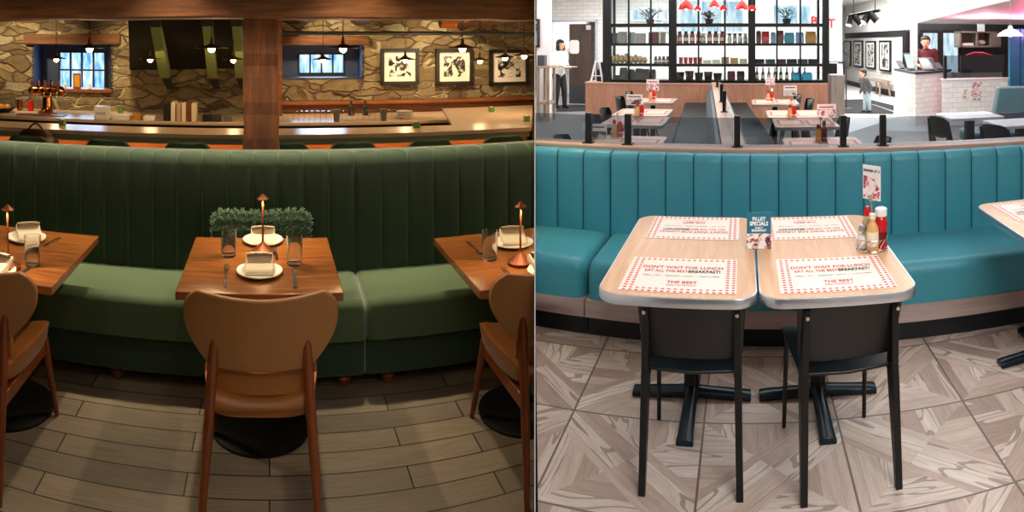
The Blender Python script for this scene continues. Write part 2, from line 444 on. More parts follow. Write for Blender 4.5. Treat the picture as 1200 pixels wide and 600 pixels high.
def single(name, bm, mat, room, p, label, cat, group=None, yaw=0.0, **kw):
    o = mesh(name, bm, mat, **kw); place(o, room, p, yaw); return tag(o, label, cat, group)
def struct(name, bm, mat, room, smooth=False, label=None, **kw):
    o = mesh(name, bm, mat, smooth=smooth, **kw); place(o, room, (0, 0, 0)); o['kind'] = 'structure'
    if label: o['label'] = label
    return o
def dup(o, room, p, label, yaw=0.0, group=None):
    def cp(src, par):
        c = src.copy(); COL.objects.link(c)
        if par: c.parent = par
        for ch in list(src.children): cp(ch, c)
        return c
    c = cp(o, None); place(c, room, p, yaw); c['label'] = label
    if group: c['group'] = group
    return c
def text(name, body, size, mat, parent, loc, rot=(0, 0, 0), align='CENTER', extrude=0.0, sx=1.0, bold=0.0):
    cu = bpy.data.curves.new(name, 'FONT'); cu.body = body; cu.size = size; cu.align_x = align; cu.align_y = 'CENTER'; cu.extrude = extrude; cu.offset = bold
    cu.resolution_u = 2; cu.materials.append(M[mat])
    tmp = bpy.data.objects.new('tmp', cu)
    me = bpy.data.meshes.new_from_object(tmp); me.name = name
    if not me.materials: me.materials.append(M[mat])
    me.transform(Matrix.Diagonal((sx, 1, 1, 1)))
    bpy.data.objects.remove(tmp); bpy.data.curves.remove(cu)
    o = bpy.data.objects.new(name, me); COL.objects.link(o); o.parent = parent; o.location = loc; o.rotation_euler = rot; return o
def light(kind, room, p, energy, color=(1, 1, 1), size=.1, rot=None, target=None, spot=None, blend=.5, sy=None):
    l = bpy.data.lights.new(kind.lower()+'_light', kind); l.energy = energy; l.color = color
    if kind == 'AREA':
        l.size = size
        if sy: l.shape = 'RECTANGLE'; l.size_y = sy
    else: l.shadow_soft_size = size
    if spot: l.spot_size = math.radians(spot); l.spot_blend = blend
    o = bpy.data.objects.new(l.name, l); COL.objects.link(o)
    m = room.R @ Matrix.Translation(Vector(p))
    if target is not None:
        d = (Vector(target)-Vector(p)); m = m @ d.to_track_quat('-Z', 'Y').to_matrix().to_4x4()
    o.matrix_world = m; return o

# ---------------------------------------------------------------- shapes shared by both rooms
def tufted_back(seams, y0, z0, z1, thick, bulge, roll, n=8):
    """Channel back: one padded face with a groove at each seam, rolled over at the top."""
    bm = B(); rows = []
    xs = []
    for a, b in zip(seams, seams[1:]):
        for t in (0, .025, .06, .12, .22, .36, .5, .64, .78, .88, .94, .975): xs.append((a+(b-a)*t, t))
    xs.append((seams[-1], 0.0))
    prof = [(0, z0), (0, z0+.03), (0, (z0+z1)/2), (0, z1-roll*1.3)]
    for k in range(1, 7):
        a = PI/2*k/6; prof.append((roll*(1-math.cos(a)), z1-roll*1.3+roll*1.3*math.sin(a)))
    prof += [(thick, z1), (thick, z0)]
    rings = []
    for x, t in xs:
        b = bulge*(1-abs(2*t-1)**3.6)**.7 if t else 0.0
        ring = []
        for k, (dy, z) in enumerate(prof):
            if k < len(prof)-2:
                a = min(1, max(0, (z-(z1-roll*1.3))/(roll*1.3)))
                ring.append(V(x, y0+dy-b*(1-a*.6), z+(b*.55*a)))
            else: ring.append(V(x, y0+dy, z))
        rings.append(ring)
    loft(bm, rings)
    pb = B()
    for x in seams[1:-1]:
        pts = [V(x, y0+dy-.003, z) for dy, z in prof[1:-2]]
        if len(pts) > 2: tube(pb, pts, .0035, 6)
    return bm, pb
def cushion(x0, x1, y0, y1, z0, z1, r=.05, crown=.012, nx=10):
    """Upholstered seat block with soft front edge."""
    bm = B(); rings = []
    xs = [x0+r*(1-math.cos(PI/2*k/4)) for k in range(5)]+[x0+r+(x1-x0-2*r)*k/nx for k in range(1, nx)]+[x1-r+r*math.sin(PI/2*k/4) for k in range(5)]
    for i, x in enumerate(xs):
        e = min(x-x0, x1-x); s = r-math.sqrt(max(0, r*r-(r-min(e, r))**2))
        c = crown*(1-(2*(x-x0)/(x1-x0)-1)**4)
        ring = [V(x, y1, z0), V(x, y0+s, z0)]
        for k in range(7):
            a = PI/2*k/6; ring.append(V(x, y0+s+r*(1-math.cos(a)), z1-s-r+r*math.sin(a)+c*.5*math.sin(a)))
        ring += [V(x, (y0+y1)/2, z1-s*.7+c), V(x, y1, z1-s*.7)]
        rings.append(ring)
    loft(bm, rings); return bm

# ---- human figures: one continuous skin made by fusing tapered limbs
def figure(parts, name, mat, parent, voxel=.009, smooth=4):
    bm = B()
    for p in parts:
        if p[0] == 'c':
            _, a, b, r0, r1 = p; a, b = Vector(a), Vector(b)
            cone(bm, a, b, r0, r1, 12); ball(bm, a, r0, n=12, m=8); ball(bm, b, r1, n=12, m=8)
        else:
            ball(bm, p[1], *p[2], n=18, m=12)
    o = mesh(name, bm, mat, parent, ang=180)
    m = o.modifiers.new('Fuse', 'REMESH'); m.mode = 'VOXEL'; m.voxel_size = voxel; m.use_smooth_shade = True
    s = o.modifiers.new('Soften', 'SMOOTH'); s.factor = .5; s.iterations = smooth
    return o
def person(name, room, p, label, yaw, h, head_tilt, arms, legs, lean, mats, hair='short', cat='person', bulk=1.0, headk=1.0):
    """Faces -y before yaw. arms: [(elbow, wrist), (elbow, wrist)], legs: [(knee, ankle)...] in units of height."""
    t = thing(name, room, p, label, cat, None, yaw)
    S = lambda q: V(*q)*h
    hip = V(0, 0, .50); ch = V(lean[0], lean[1], .72); nk = V(lean[0]*1.25, lean[1]*1.3, .835)
    hd = nk+V(head_tilt[0], head_tilt[1], .085*headk)
    hr = .062*headk
    k = bulk
    sk = [('b', S(hip), (.088*h*k, .062*h*k, .07*h)), ('c', S(hip), S(ch), .07*h*k, .078*h*k), ('b', S(ch+V(0, 0, .04)), (.105*h*k, .062*h*k, .075*h)),
          ('c', S(ch), S(nk), .05*h, .03*h), ('c', S(nk), S(hd), .028*h, .03*h)]
    dirv = V(head_tilt[0]*2, head_tilt[1]*2-.6, -.1).normalized()
    sk += [('b', S(hd+V(0, 0, .012)), (hr*.86*h, hr*h, hr*1.16*h)), ('b', S(hd+dirv*hr*.35+V(0, 0, -.03*headk)), (hr*.62*h, hr*.6*h, hr*.62*h)),
           ('b', S(hd+dirv*hr*1.02+V(0, 0, -.006)), (.009*h, .013*h, .014*h))]
    for sgn in (-1, 1): sk.append(('b', S(hd+V(sgn*hr*.88, .008, 0)), (.008*h, .014*h, .02*h)))
    sleeves = []; pants = []; shoes = []
    for sgn, (el, wr) in zip((-1, 1), arms):
        sh = nk+V(sgn*.098*k, .0, -.035); el = V(*el); wr = V(*wr)
        sk += [('c', S(sh), S(el), .033*h*k, .025*h*k), ('c', S(el), S(wr), .024*h*k, .016*h*k)]
        sleeves += [('c', S(sh), S(el), .042*h*k, .034*h*k), ('c', S(el), S(el.lerp(wr, mats.get('sleeve', .9))), .033*h*k, .026*h*k)]
        d = (wr-el).normalized(); sd = d.cross(V(0, 0, 1))
        if sd.length < .05: sd = V(1, 0, 0)
        sd.normalize(); up = sd.cross(d); pc = wr+d*.024
        sk.append(('c', S(wr), S(pc), .015*h, .019*h))
        for q, (off, ln) in enumerate(((-.014, .036), (-.005, .043), (.005, .040), (.014, .031))):
            a = pc+d*.012+sd*off; b_ = a+d*ln*.55-up*.004; c_ = b_+d*ln*.4-up*.013
            sk += [('c', S(a), S(b_), .0052*h, .0048*h), ('c', S(b_), S(c_), .0047*h, .004*h)]
        a = wr+d*.012-sd*.012; b_ = a+d*.018-sd*.014
        sk += [('c', S(a), S(b_), .0062*h, .0055*h), ('c', S(b_), S(b_+d*.016), .0055*h, .0045*h)]
    for sgn, (kn, an) in zip((-1, 1), legs):
        hj = hip+V(sgn*.05*k, 0, -.02); kn = V(*kn); an = V(*an); toe = an+V(mats.get('toe', 0), -.085, -.022)
        sk += [('c', S(hj), S(kn), .052*h*k, .036*h*k), ('c', S(kn), S(an), .034*h*k, .022*h*k), ('c', S(an+V(0, 0, -.012)), S(toe), .02*h, .014*h)]
        pants += [('c', S(hj), S(kn), .06*h*k, .045*h*k), ('c', S(kn), S(an+V(0, 0, .012)), .044*h*k, .034*h*k)]
        shoes.append([('c', S(an+V(0, .012, -.018)), S(toe), .027*h, .022*h), ('b', S(an+V(0, .008, -.008)), (.026*h, .032*h, .028*h))])
    figure(sk, 'body', 'skin', t, .006 if h > 1.2 else .0045, 2)
    figure([('b', S(hip+V(0, 0, .02)), (.1*h*k, .076*h*k, .07*h)), ('c', S(hip+V(0, 0, .02)), S(ch), .083*h*k, .09*h*k), ('b', S(ch+V(0, 0, .045)), (.118*h*k, .074*h*k, .078*h)),
            ('c', S(ch+V(0, 0, .05)), S(nk+V(0, 0, -.012)), .06*h, .036*h)]+sleeves, mats['top_name'], mats['top'], t, .009)
    figure([('b', S(hip), (.097*h*k, .073*h*k, .062*h))]+pants, 'trousers', mats['legs'], t, .009)
    for s_ in shoes: figure(s_, 'shoe', mats['shoe'], t, .006, 2)
    hp = [('b', S(hd+V(0, .016, .03*headk)), (hr*1.04*h, hr*1.06*h, hr*1.0*h)), ('b', S(hd+V(0, .030, .0)), (hr*.92*h, hr*.85*h, hr*1.0*h)), ('b', S(hd+V(0, -.012, .044*headk)), (hr*.8*h, hr*.8*h, hr*.62*h))]
    if hair == 'bob':
        hp += [('b', S(hd+V(0, .022, -.012)), (hr*1.05*h, hr*.9*h, hr*1.1*h))]+[('b', S(hd+V(s*hr*.86, .004, -.022)), (hr*.32*h, hr*.62*h, hr*.95*h)) for s in (-1, 1)]
    figure(hp, 'hair', 'hair_dark', t, .006, 2)
    for s in (-1, 1):
        e = B(); q = hd+dirv*hr*.93+V(s*.021*headk, .004, .014); ball(e, S(q), .0065*h, .0065*h, .0045*h, 8, 6); mesh('eye', e, 'ink_black', t)
    e = B(); q = hd+dirv*hr*.98+V(0, .004, -.034*headk); ball(e, S(q), .014*h, .005*h, .0035*h, 10, 6); mesh('mouth', e, 'ink_red', t)
    return t
# ================================================================ LEFT ROOM: the cellar bar
TB = .447                         # the dividing wall runs along x = TB*y in this room's frame
WY = 8.0                          # stone wall
def left_shell():
    bm = B(); bx(bm, -7.2, 4.2, -2.2, 8.3, -.06, 0); struct('floor', bm, 'plank_tile', L)
    bm = B(); bx(bm, -7.2, 1.9, 4.32, 8.3, 2.26, 2.32); bx(bm, 1.9, 3.7, 4.32, 8.3, 2.26, 2.32); bx(bm, -7.2, 2.1, -2.2, 4.04, 2.70, 2.76); struct('ceiling', bm, 'plaster_dark', L)
    bm = B(); bx(bm, -7.3, -7.2, -2.2, 8.4, 0, 2.8); struct('wall_left', bm, 'plaster_dark', L)
    bm = B(); bx(bm, -7.2, .0, -2.3, -2.2, 0, 2.8); struct('wall_front', bm, 'plaster_dark', L)
    # stone wall with two deep window openings
    W = [(L.X(40, WY), L.X(130, WY), L.Z(90, 105, WY), L.Z(90, 52, WY)), (L.X(331, WY), L.X(424, WY), L.Z(375, 91, WY), L.Z(375, 53, WY))]
    xs = sorted([-7.2, 3.75]+[w[k] for w in W for k in (0, 1)]); zs = sorted([0, 2.32]+[w[k] for w in W for k in (2, 3)])
    bm = B()
    for a, b in zip(xs, xs[1:]):
        for c, d in zip(zs, zs[1:]):
            mx, mz = (a+b)/2, (c+d)/2
            if any(w[0] < mx < w[1] and w[2] < mz < w[3] for w in W): continue
            n = max(1, int((b-a)/.25)); m = max(1, int((d-c)/.25))
            vs = [[bm.verts.new(V(a+(b-a)*i/n, WY, c+(d-c)*j/m)) for i in range(n+1)] for j in range(m+1)]
            for j in range(m):
                for i in range(n): bm.faces.new((vs[j][i], vs[j][i+1], vs[j+1][i+1], vs[j+1][i]))
    struct('wall_back', bm, 'rubble_stone', L)
    for i, (w, g) in enumerate(zip(W, ((70, 123.5, 61, 103), (350, 403, 63, 86)))):
        bm = B(); d = .42; t = .03
        bx(bm, w[0]-t, w[0], WY, WY+d, w[2]-t, w[3]+t); bx(bm, w[1], w[1]+t, WY, WY+d, w[2]-t, w[3]+t)
        bx(bm, w[0], w[1], WY, WY+d, w[3], w[3]+t); bx(bm, w[0], w[1], WY, WY+d, w[2]-t, w[2])
        y = WY+d-.06
        x0, x1 = L.X(g[0], y), L.X(g[1], y); z0, z1 = L.Z((g[0]+g[1])/2, g[3], y), L.Z((g[0]+g[1])/2, g[2], y)
        bx(bm, w[0], x0, y, y+.06, w[2], w[3]); bx(bm, x1, w[1], y, y+.06, w[2], w[3]); bx(bm, x0, x1, y, y+.06, w[2], z0); bx(bm, x0, x1, y, y+.06, z1, w[3])
        wn = struct('window_%d' % (i+1), bm, 'window_blue', L, label='deep set window with blue daylight above the back counter' if i == 0 else 'low wide window with blue daylight beside the wooden post')
        bm = B(); fw = .022; nx, nz = (4, 2) if i == 0 else (4, 1)
        for k in range(nx+1): q = x0+(x1-x0)*k/nx; bx(bm, q-fw/2, q+fw/2, y-.03, y, z0, z1)
        for k in range(nz+1): q = z0+(z1-z0)*k/nz; bx(bm, x0, x1, y-.028, y, q-fw/2, q+fw/2)
        mesh('window_frame', bm, 'dark_paint', wn)
        bm = B(); bx(bm, x0, x1, y+.005, y+.012, z0, z1); mesh('window_pane', bm, 'daylight_blue', wn)
        if i == 0:
            bm = B(); bx(bm, x0-.05, w[1]+.02, WY-.06, WY+d-.09, w[2]-.035, w[2]+.012); mesh('window_sill', bm, 'warm_wood', wn, bevel=.006)
        light('AREA', L, ((x0+x1)/2, y-.1, (z0+z1)/2), 5, (.45, .68, 1), x1-x0, target=((x0+x1)/2, 0, .8), sy=z1-z0)
    # lintel timbers
    for k, (a, b, c, d) in enumerate(((30, 142, 40, 52), (326, 432, 42, 53))):
        bm = B(); bx(bm, L.X(a, WY), L.X(b, WY), WY-.10, WY+.02, L.Z((a+b)/2, d, WY), L.Z((a+b)/2, c, WY)); struct('trim_%d' % (k+1), bm, 'beam_wood', L, bevel=.02, label='dark timber lintel over the window')
    # wood wainscot with a ledge, beyond the post
    bm = B(); bx(bm, L.X(327, 7.9), 3.72, 7.86, 7.98, .2, L.Z(475, 121, 7.9)); struct('trim_3', bm, 'warm_wood', L, label='warm wooden wainscot below the framed pictures')
    bm = B(); bx(bm, L.X(327, 7.8), 3.66, 7.72, 7.98, L.Z(475, 121, 7.8), L.Z(475, 117.5, 7.8)); struct('trim_4', bm, 'warm_wood', L, bevel=.008, label='wooden ledge capping the wainscot')
    bm = B(); bx(bm, L.X(325, 7.6), L.X(330.5, 7.6), 7.55, 7.98, .3, 2.25); struct('trim_5', bm, 'warm_wood', L, label='lit vertical wooden trim beside the post')
    # big beam and post
    D = 4.18
    bm = B(); n = 40; x0, x1 = -6.2, L.X(626.6, D); rings = []
    for i in range(n+1):
        x = x0+(x1-x0)*i/n; j = [random.uniform(-.006, .006) for _ in range(4)]; st = .012 if -1.15 < x < .5 else 0
        rings.append([V(x, D-.15+j[0], 1.958+j[1]-.0), V(x, D+.15+j[2], 1.958+j[1]), V(x, D+.15+j[2], 2.27), V(x, D-.15+j[0], 2.27)])
    loft(bm, rings); struct('beam', bm, 'beam_wood', L, bevel=.012, label='heavy old timber ceiling beam above the bar')
    bm = B(); bx(bm, -6.2, x1-.25, D-.10, D+.12, 2.262, 2.72); struct('trim_6', bm, 'plaster_dark', L)
    bm = B(); rings = []; xa, xb = L.X(285, D-.12), L.X(327, D-.12)
    for i in range(26):
        z = 1.965*i/25; j = [random.uniform(-.006, .006) for _ in range(4)]
        rings.append([V(xa+j[0], D-.12+j[1], z), V(xb+j[2], D-.12+j[1], z), V(xb+j[2], D+.12+j[3], z), V(xa+j[0], D+.12+j[3], z)])
    loft(bm, rings); struct('pillar', bm, 'post_wood', L, bevel=.014, label='rough hewn square timber post carrying the beam')
    # joists against the ceiling, steel pipe and copper duct
    for k, (px, w) in enumerate(((357, 26), (430, 30), (470, 20), (560, 34))):
        bm = B(); x = L.X(px, 7.2); cone(bm, (x, 4.35, 2.19), (x+.02, 8.0, 2.17), w/2/740*7.0, w/2/740*7.4, 14); struct('trim_%d' % (k+7), bm, 'beam_wood', L, smooth=True, label='round log joist under the ceiling')
    bm = B(); xs_ = (L.X(330, 7.0), L.X(627, 7.0)); z = L.Z(475, 39, 7.0); tube(bm, [(xs_[0], 7.0, z), (xs_[1], 7.0, z)], .022, 12)
    single('ceiling_pipe', bm, 'grey_steel_plate', L, (0, 0, 0), 'thin dark steel pipe running above the framed pictures', 'pipe')
    bm = B(); p = L.at(525, 25, 6.6); cone(bm, p+V(-.09, 0, 0), p+V(.09, 0, .0), .075, .075, 24); single('copper_duct', bm, 'copper', L, (0, 0, 0), 'short shiny copper duct under the ceiling above the pictures', 'duct')
    # dark sloping stair underside with green braces and iron shoes
    def pz(px, py, D): return L.at(px, py, D)
    y1, y2 = 7.9, 6.5
    bm = B(); A_, B_, C_, D_ = pz(152, 82, y1), pz(283, 80, y1), pz(286, 16, y2), pz(150, 16, y2)
    loft(bm, [[A_, B_, C_, D_], [q+V(0, .06, .06) for q in (A_, B_, C_, D_)]]); struct('stair_underside', bm, 'soffit_dark', L, label='dark sloping underside of a stair with green braces')
    for k, (ta, tb, ba, bb) in enumerate((((176, 32), (187, 32), (187, 91), (199, 91)), ((237, 31), (248, 31), (243, 91), (254.5, 91)), ((272, 31), (283, 31), (275.5, 91), (286, 91)))):
        ya, yb = 6.35, 7.5
        q = [L.at(*ta, ya), L.at(*tb, ya), L.at(*bb, yb), L.at(*ba, yb)]
        bm = B(); loft(bm, [q, [w+V(0, .09, .07) for w in q]])
        t = bpy.data.objects.new('timber_brace', None); COL.objects.link(t); place(t, L, (0, 0, 0))
        tag(t, ('green painted slanting brace furthest from the wooden post', 'green painted slanting brace behind the wide pendant shade', 'green painted slanting brace closest to the wooden post')[k], 'brace', 'green braces under the dark stair')
        mesh('brace_beam', bm, 'green_paint', t, smooth=False)
        bm = B(); m0 = (q[0]+q[1])/2; box(bm, m0+V(0, .03, .06), (.12, .1, .12)); mesh('iron_shoe', bm, 'dark_paint', t, bevel=.006)
        bm = B(); m1 = (q[2]+q[3])/2+V(.02, .03, -.02); loft(bm, [[m1+V(-.06, 0, 0), m1+V(.05, 0, 0), m1+V(.05, .06, 0), m1+V(-.06, .06, 0)], [m1+V(-.01, .1, -.13), m1+V(.06, .1, -.13), m1+V(.06, .14, -.13), m1+V(-.01, .14, -.13)]]); mesh('iron_strap', bm, 'dark_paint', t)

def left_bar():
    # front bar counter
    y0, y1 = 4.80, 5.16; xa, xb = -5.2, TB*y0-.03
    t = thing('bar_counter', L, (0, 0, 0), 'long pale stone topped bar counter with a green front', 'bar counter')
    bm = B(); bx(bm, xa, xb, y0, y1, 1.065, 1.10); mesh('worktop', bm, 'bar_stone', t, bevel=.006)
    bm = B(); bx(bm, xa, xb, y0+.03, y0+.06, 1.016, 1.065); mesh('apron', bm, 'bar_green', t)
    bm = B(); bx(bm, xa, xb, y0+.26, y0+.32, 0, 1.06); mesh('front_panel', bm, 'warm_wood', t)
    bm = B(); bx(bm, xa, xb, y0+.08, y0+.10, 1.03, 1.05); mesh('light_strip', bm, 'strip_glow', t)
    light('AREA', L, (-1.0, y0+.12, 1.02), 26, (1, .55, .18), 6.5, target=(-1.0, y0+.3, .3), sy=.05)
    # back counter
    t = thing('back_counter', L, (0, 0, 0), 'long pale back counter along the stone wall behind the bar', 'counter')
    z = .92; xb2 = TB*7-.02
    bm = B(); bx(bm, -6.6, xb2, 6.95, 7.84, z-.04, z); mesh('worktop', bm, 'bar_stone', t, bevel=.006)
    bm = B(); bx(bm, -6.6, xb2, 7.05, 7.84, 0, z-.04); mesh('cabinet', bm, 'dark_paint', t)
    a, b = L.az(545, 140, 1.03), L.az(626, 135.5, 1.03)
    p0, p1 = V(L.X(540, 6.6), 6.6), V(L.X(560, 5.2), 5.2)
    bm = B(); prism(bm, [(TB*5.2-.75, 5.2), (TB*5.2-.03, 5.2), (TB*6.9-.03, 6.9), (TB*6.9-1.15, 6.9), (TB*6.7-1.1, 6.7)], 1.02, 1.055)
    t = thing('side_counter', L, (0, 0, 0), 'pale counter return joining the bar to the back counter', 'counter'); mesh('worktop', bm, 'bar_stone', t, bevel=.005)
    bm = B(); prism(bm, [(TB*5.2-.68, 5.25), (TB*5.2-.06, 5.25), (TB*6.9-.06, 6.9), (TB*6.9-1.0, 6.9)], 0, 1.02); mesh('cabinet', bm, 'warm_wood', t)
    return z
def left_stools():
    D = 4.46; top = CZ-118/740*D
    spans = [(-58, -8), (4, 57), (97, 152), (191, 246), (320, 363), (386, 444), (477, 536), (564, 622)]
    names = ['dark green bar stool with the brown bag on it', 'dark green bar stool beside the one holding the brown bag', 'dark green bar stool just before the wooden post', 'dark green bar stool half hidden by the wooden post',
             'dark green bar stool above the seam of the green bench', 'dark green bar stool below the middle framed picture', 'dark green bar stool at the counter end by the white partition']
    s = None
    for (a, b), nm in zip(spans[1:], names):
        c = (a+b)/2 if a != 320 else 335
        p = V(L.X(c, D), D, 0)
        if s is None:
            t = thing('bar_stool', L, p, nm, 'bar stool', 'green bar stools along the counter'); w = .34
            bm = B(); rings = []
            for k in range(13):
                u = -1+2*k/12; x = u*w/2; yy = .055*u*u; e = .05*max(0, abs(u)-.72)/.28
                rings.append([V(x, yy-.018, top-.28+e), V(x, yy+.018, top-.28+e), V(x, yy+.018, top-e), V(x, yy-.018, top-e)])
            loft(bm, rings); mesh('backrest', bm, 'stool_green', t, bevel=.012)
            bm = B(); prism(bm, rrect(.38, .36, .08, 5, 0, .22), .70, .76); mesh('seat', bm, 'stool_green', t, bevel=.015)
            for sx in (-1, 1):
                for sy in (-1, 1):
                    bm = B(); cone(bm, (sx*.2, .22+sy*.19, 0), (sx*.14, .22+sy*.13, .71), .014, .018, 10); mesh('leg', bm, 'black_metal', t)
                bm = B(); cone(bm, (sx*.13, .045, .72), (sx*.14, .03, top-.2), .012, .012, 8); mesh('back_post', bm, 'black_metal', t)
            bm = B(); tube(bm, [(sx*.182, .22+sy*.172, .22) for sx, sy in ((-1, -1), (1, -1), (1, 1), (-1, 1))], .009, 8, True); mesh('footrest', bm, 'black_metal', t)
            s = t
        else: dup(s, L, p, nm)
    # brown bag sitting on the first stool
    c = L.X(42, D+.24); zb = .76; zt = CZ-107/740*4.75
    t = thing('leather_bag', L, (c, D+.235, zb), 'brown leather duffel bag with a loop handle on a bar stool', 'bag')
    bm = B(); rings = []; h = zt-zb
    for k in range(11):
        u = -1+2*k/10; s_ = (1-abs(u)**5)*.5+.5
        rings.append([V(u*.16, .085*s_*math.cos(a), h*.5+h*.5*s_*math.sin(a)*(1 if math.sin(a) > 0 else 1)) for a in [2*PI*i/16 for i in range(16)]])
    loft(bm, rings); mesh('bag_body', bm, 'bag_leather', t, ang=60)
    bm = B(); tube(bm, [(-.065+.13*k/10, 0, h-.012+.055*math.sin(PI*k/10)) for k in range(11)], .008, 8); mesh('handle', bm, 'bag_leather', t)
    bm = B(); cone(bm, (.12, -.02, h*.45), (.175, -.02, h*.45), h*.42, h*.36, 16); mesh('end_patch', bm, 'bag_leather', t)

def left_bar_items(zc):
    Z = zc+.0005
    def cpos(px, D): return V(L.X(px, D), D, Z)
    # copper beer tower
    p = cpos(55.5, 7.35); s = 1/740*7.5
    t = thing('beer_tower', L, p, 'polished copper beer tap tower with a row of taps', 'beer tap tower')
    H = (139-97)*s
    bm = B(); lathe(bm, [(0, 0), (.12, 0), (.12, .02), (.085, .04), (.065, .07), (.06, H*.5), (.075, H*.55), (0, H*.56)], 24); mesh('column', bm, 'copper', t)
    bm = B(); cone(bm, (-.19, 0, H*.66), (.17, 0, H*.66), .062, .062, 20); ball(bm, (-.19, 0, H*.66), .064); ball(bm, (.17, 0, H*.66), .066); mesh('drum', bm, 'copper', t)
    for k in range(5):
        x = -.17+.085*k
        bm = B(); tube(bm, [(x, -.05, H*.66), (x, -.12, H*.64), (x, -.13, H*.5)], .012, 8); mesh('spout', bm, 'silver', t)
        bm = B(); lathe(bm, [(0, H*.7), (.011, H*.7), (.019, H*.9), (.012, H*.99), (0, H*.99)], 10, (x, -.09, 0)); mesh('tap_handle', bm, 'copper' if k % 2 else 'warm_wood', t)
    bm = B(); bx(bm, -.3, .3, -.28, -.12, 0, .012); mesh('drip_tray', bm, 'steel', t, bevel=.003)
    # glasses and jars near the tower
    g = None
    for k, (px, h, m) in enumerate(((23, 14, 'copper'), (30, 16, 'clear_glass'), (36, 13, 'red_enamel'), (43, 16, 'clear_glass'), (48, 15, 'clear_glass'))):
        bm = B(); hh = h*s; lathe(bm, [(0, 0), (.035, 0), (.042, hh*.8), (.04, hh), (.036, hh), (.036, hh*.8), (.03, .01), (0, .01)], 16)
        single('jar', bm, m, L, cpos(px, 7.55), ('copper tumbler on the back counter furthest from the beer tower', 'clear tall jar beside the copper tumbler', 'small red jar on the back counter by the beer tower', 'clear jar between the red jar and the beer tower', 'clear jar touching the beer tower')[k], 'jar', 'jars beside the beer tower')
    bm = B(); lathe(bm, [(0, 0), (.08, 0), (.16, .06), (.15, .06), (.075, .01), (0, .01)], 20); t = single('fruit_bowl', bm, 'dark_paint', L, cpos(4, 7.3), 'dark bowl of oranges on the back counter', 'bowl')
    for k in range(3):
        bm = B(); ball(bm, (0, 0, 0), .045); p = cpos(4, 7.3)+V((-.06, .05, 0)[k], (.0, .01, -.06)[k], (.06, .06, .065)[k]); single('orange', bm, 'amber', L, p, ('orange at the outer side of the dark bowl', 'orange on the tower side of the dark bowl', 'front orange in the dark bowl')[k], 'orange', 'oranges in the dark bowl')
    # payment terminal
    p = V(L.X(119, 6.98), 6.98, zc); sw = 17/740*7.3
    t = thing('payment_terminal', L, p, 'white boxy point of sale terminal on the back counter', 'terminal')
    hz = L.Z(119, 124.5, 6.98)-zc; 
    bm = B(); bx(bm, -sw/2, sw/2, -.03, .1, 0, hz); mesh('case', bm, 'white_plastic', t, bevel=.012)
    text('lettering', 'toast', .055, 'ink_black', t, (0, -.0315, hz*.5), (PI/2, 0, 0))
    # papers, lemon tray, menus
    for k, (px, w, h, m) in enumerate(((143, 22, 5, 'white_plastic'), (161, 10, 6, 'amber'), (176, 14, 5, 'white_plastic'))):
        bm = B(); ww = w/740*7.2; prism(bm, rrect(ww, .2, .02), 0, h/740*7.2); single(('receipt_printer', 'lemon_box', 'paper_tray')[k], bm, m, L, cpos(px, 7.1), ('low white printer on the back counter beside the terminal', 'small amber tub on the back counter', 'white paper tray on the back counter before the menus')[k], ('printer', 'tub', 'tray')[k], bevel=.006)
    bm = B(); lathe(bm, [(0, 0), (.03, 0), (.04, .09), (.034, .09), (.02, .01), (0, .01)], 14); single('glass_cup', bm, 'candle_green', L, cpos(141, 7.5), 'small green glass on the back counter behind the white printer', 'cup')
    for k, px in enumerate((203, 209.5, 215.5, 221, 227)):
        bm = B(); hh = (22, 21.5, 21, 22, 21)[k]/740*7.1
        bx(bm, -.024, .024, -.02, .16, 0, hh)
        single('menu_book', bm, ('warm_wood', 'label_cream', 'label_cream', 'warm_wood', 'label_cream')[k] if False else ('label_cream', 'bar_stone', 'label_cream', 'warm_wood', 'label_cream')[k], L, cpos(px, 7.0), ('cream menu standing in the black holder on the back counter', 'second menu from the black holder, pale tan', 'middle cream menu of the upright row', 'brown menu in the upright row on the back counter', 'cream menu closest to the wooden post')[k], 'menu', 'menus standing on the back counter', bevel=.003)
    bm = B(); bx(bm, -.04, .04, -.03, .16, 0, .2); single('menu_holder', bm, 'dark_paint', L, cpos(196, 7.02), 'black upright holder beside the standing menus', 'holder', bevel=.004)
    for k, (px) in enumerate((243, 254, 268)):
        bm = B(); bx(bm, -.05, .05, -.06, .06, 0, .07); single('bar_caddy', bm, ('dark_paint', 'grey_steel_plate', 'steel')[k], L, cpos(px, 7.05), ('black bar caddy beside the standing menus', 'dark grey bar caddy, middle of three by the post', 'steel bar caddy next to the wooden post')[k], 'caddy', 'caddies on the back counter', bevel=.004)
    # upturned glasses in rows
    g = None; rows = [(334+6.4*k) for k in range(9)]+[403+6.6*k for k in range(10)]
    for k, px in enumerate(rows):
        far = k >= 9
        nm = ('glass tumbler number %s along the counter from the wooden post' % ('one', 'two', 'three', 'four', 'five', 'six', 'seven', 'eight', 'nine')[k]) if not far else ('glass tumbler number %s after the first steel shaker' % ('one', 'two', 'three', 'four', 'five', 'six', 'seven', 'eight', 'nine', 'ten')[k-9])
        p = cpos(px, 7.05)
        if g is None:
            bm = B(); lathe(bm, [(.036, 0), (.03, .12), (0, .125), (0, .117), (.026, .112), (.032, 0)], 14); g = single('bar_glass', bm, 'clear_glass', L, p, nm, 'glass', 'upturned glasses on the back counter')
        else: dup(g, L, p, nm)
    for k, px in enumerate((394.5, 449.5)):
        bm = B(); hh = .135; lathe(bm, [(0, 0), (.033, 0), (.042, hh), (.04, hh), (.031, .01), (0, .01)], 18); single('cocktail_shaker', bm, 'steel', L, cpos(px, 6.99), ('steel shaker between the two rows of glasses', 'steel shaker beside the stacked plates')[k], 'shaker', 'steel shakers on the back counter')
    pl = None
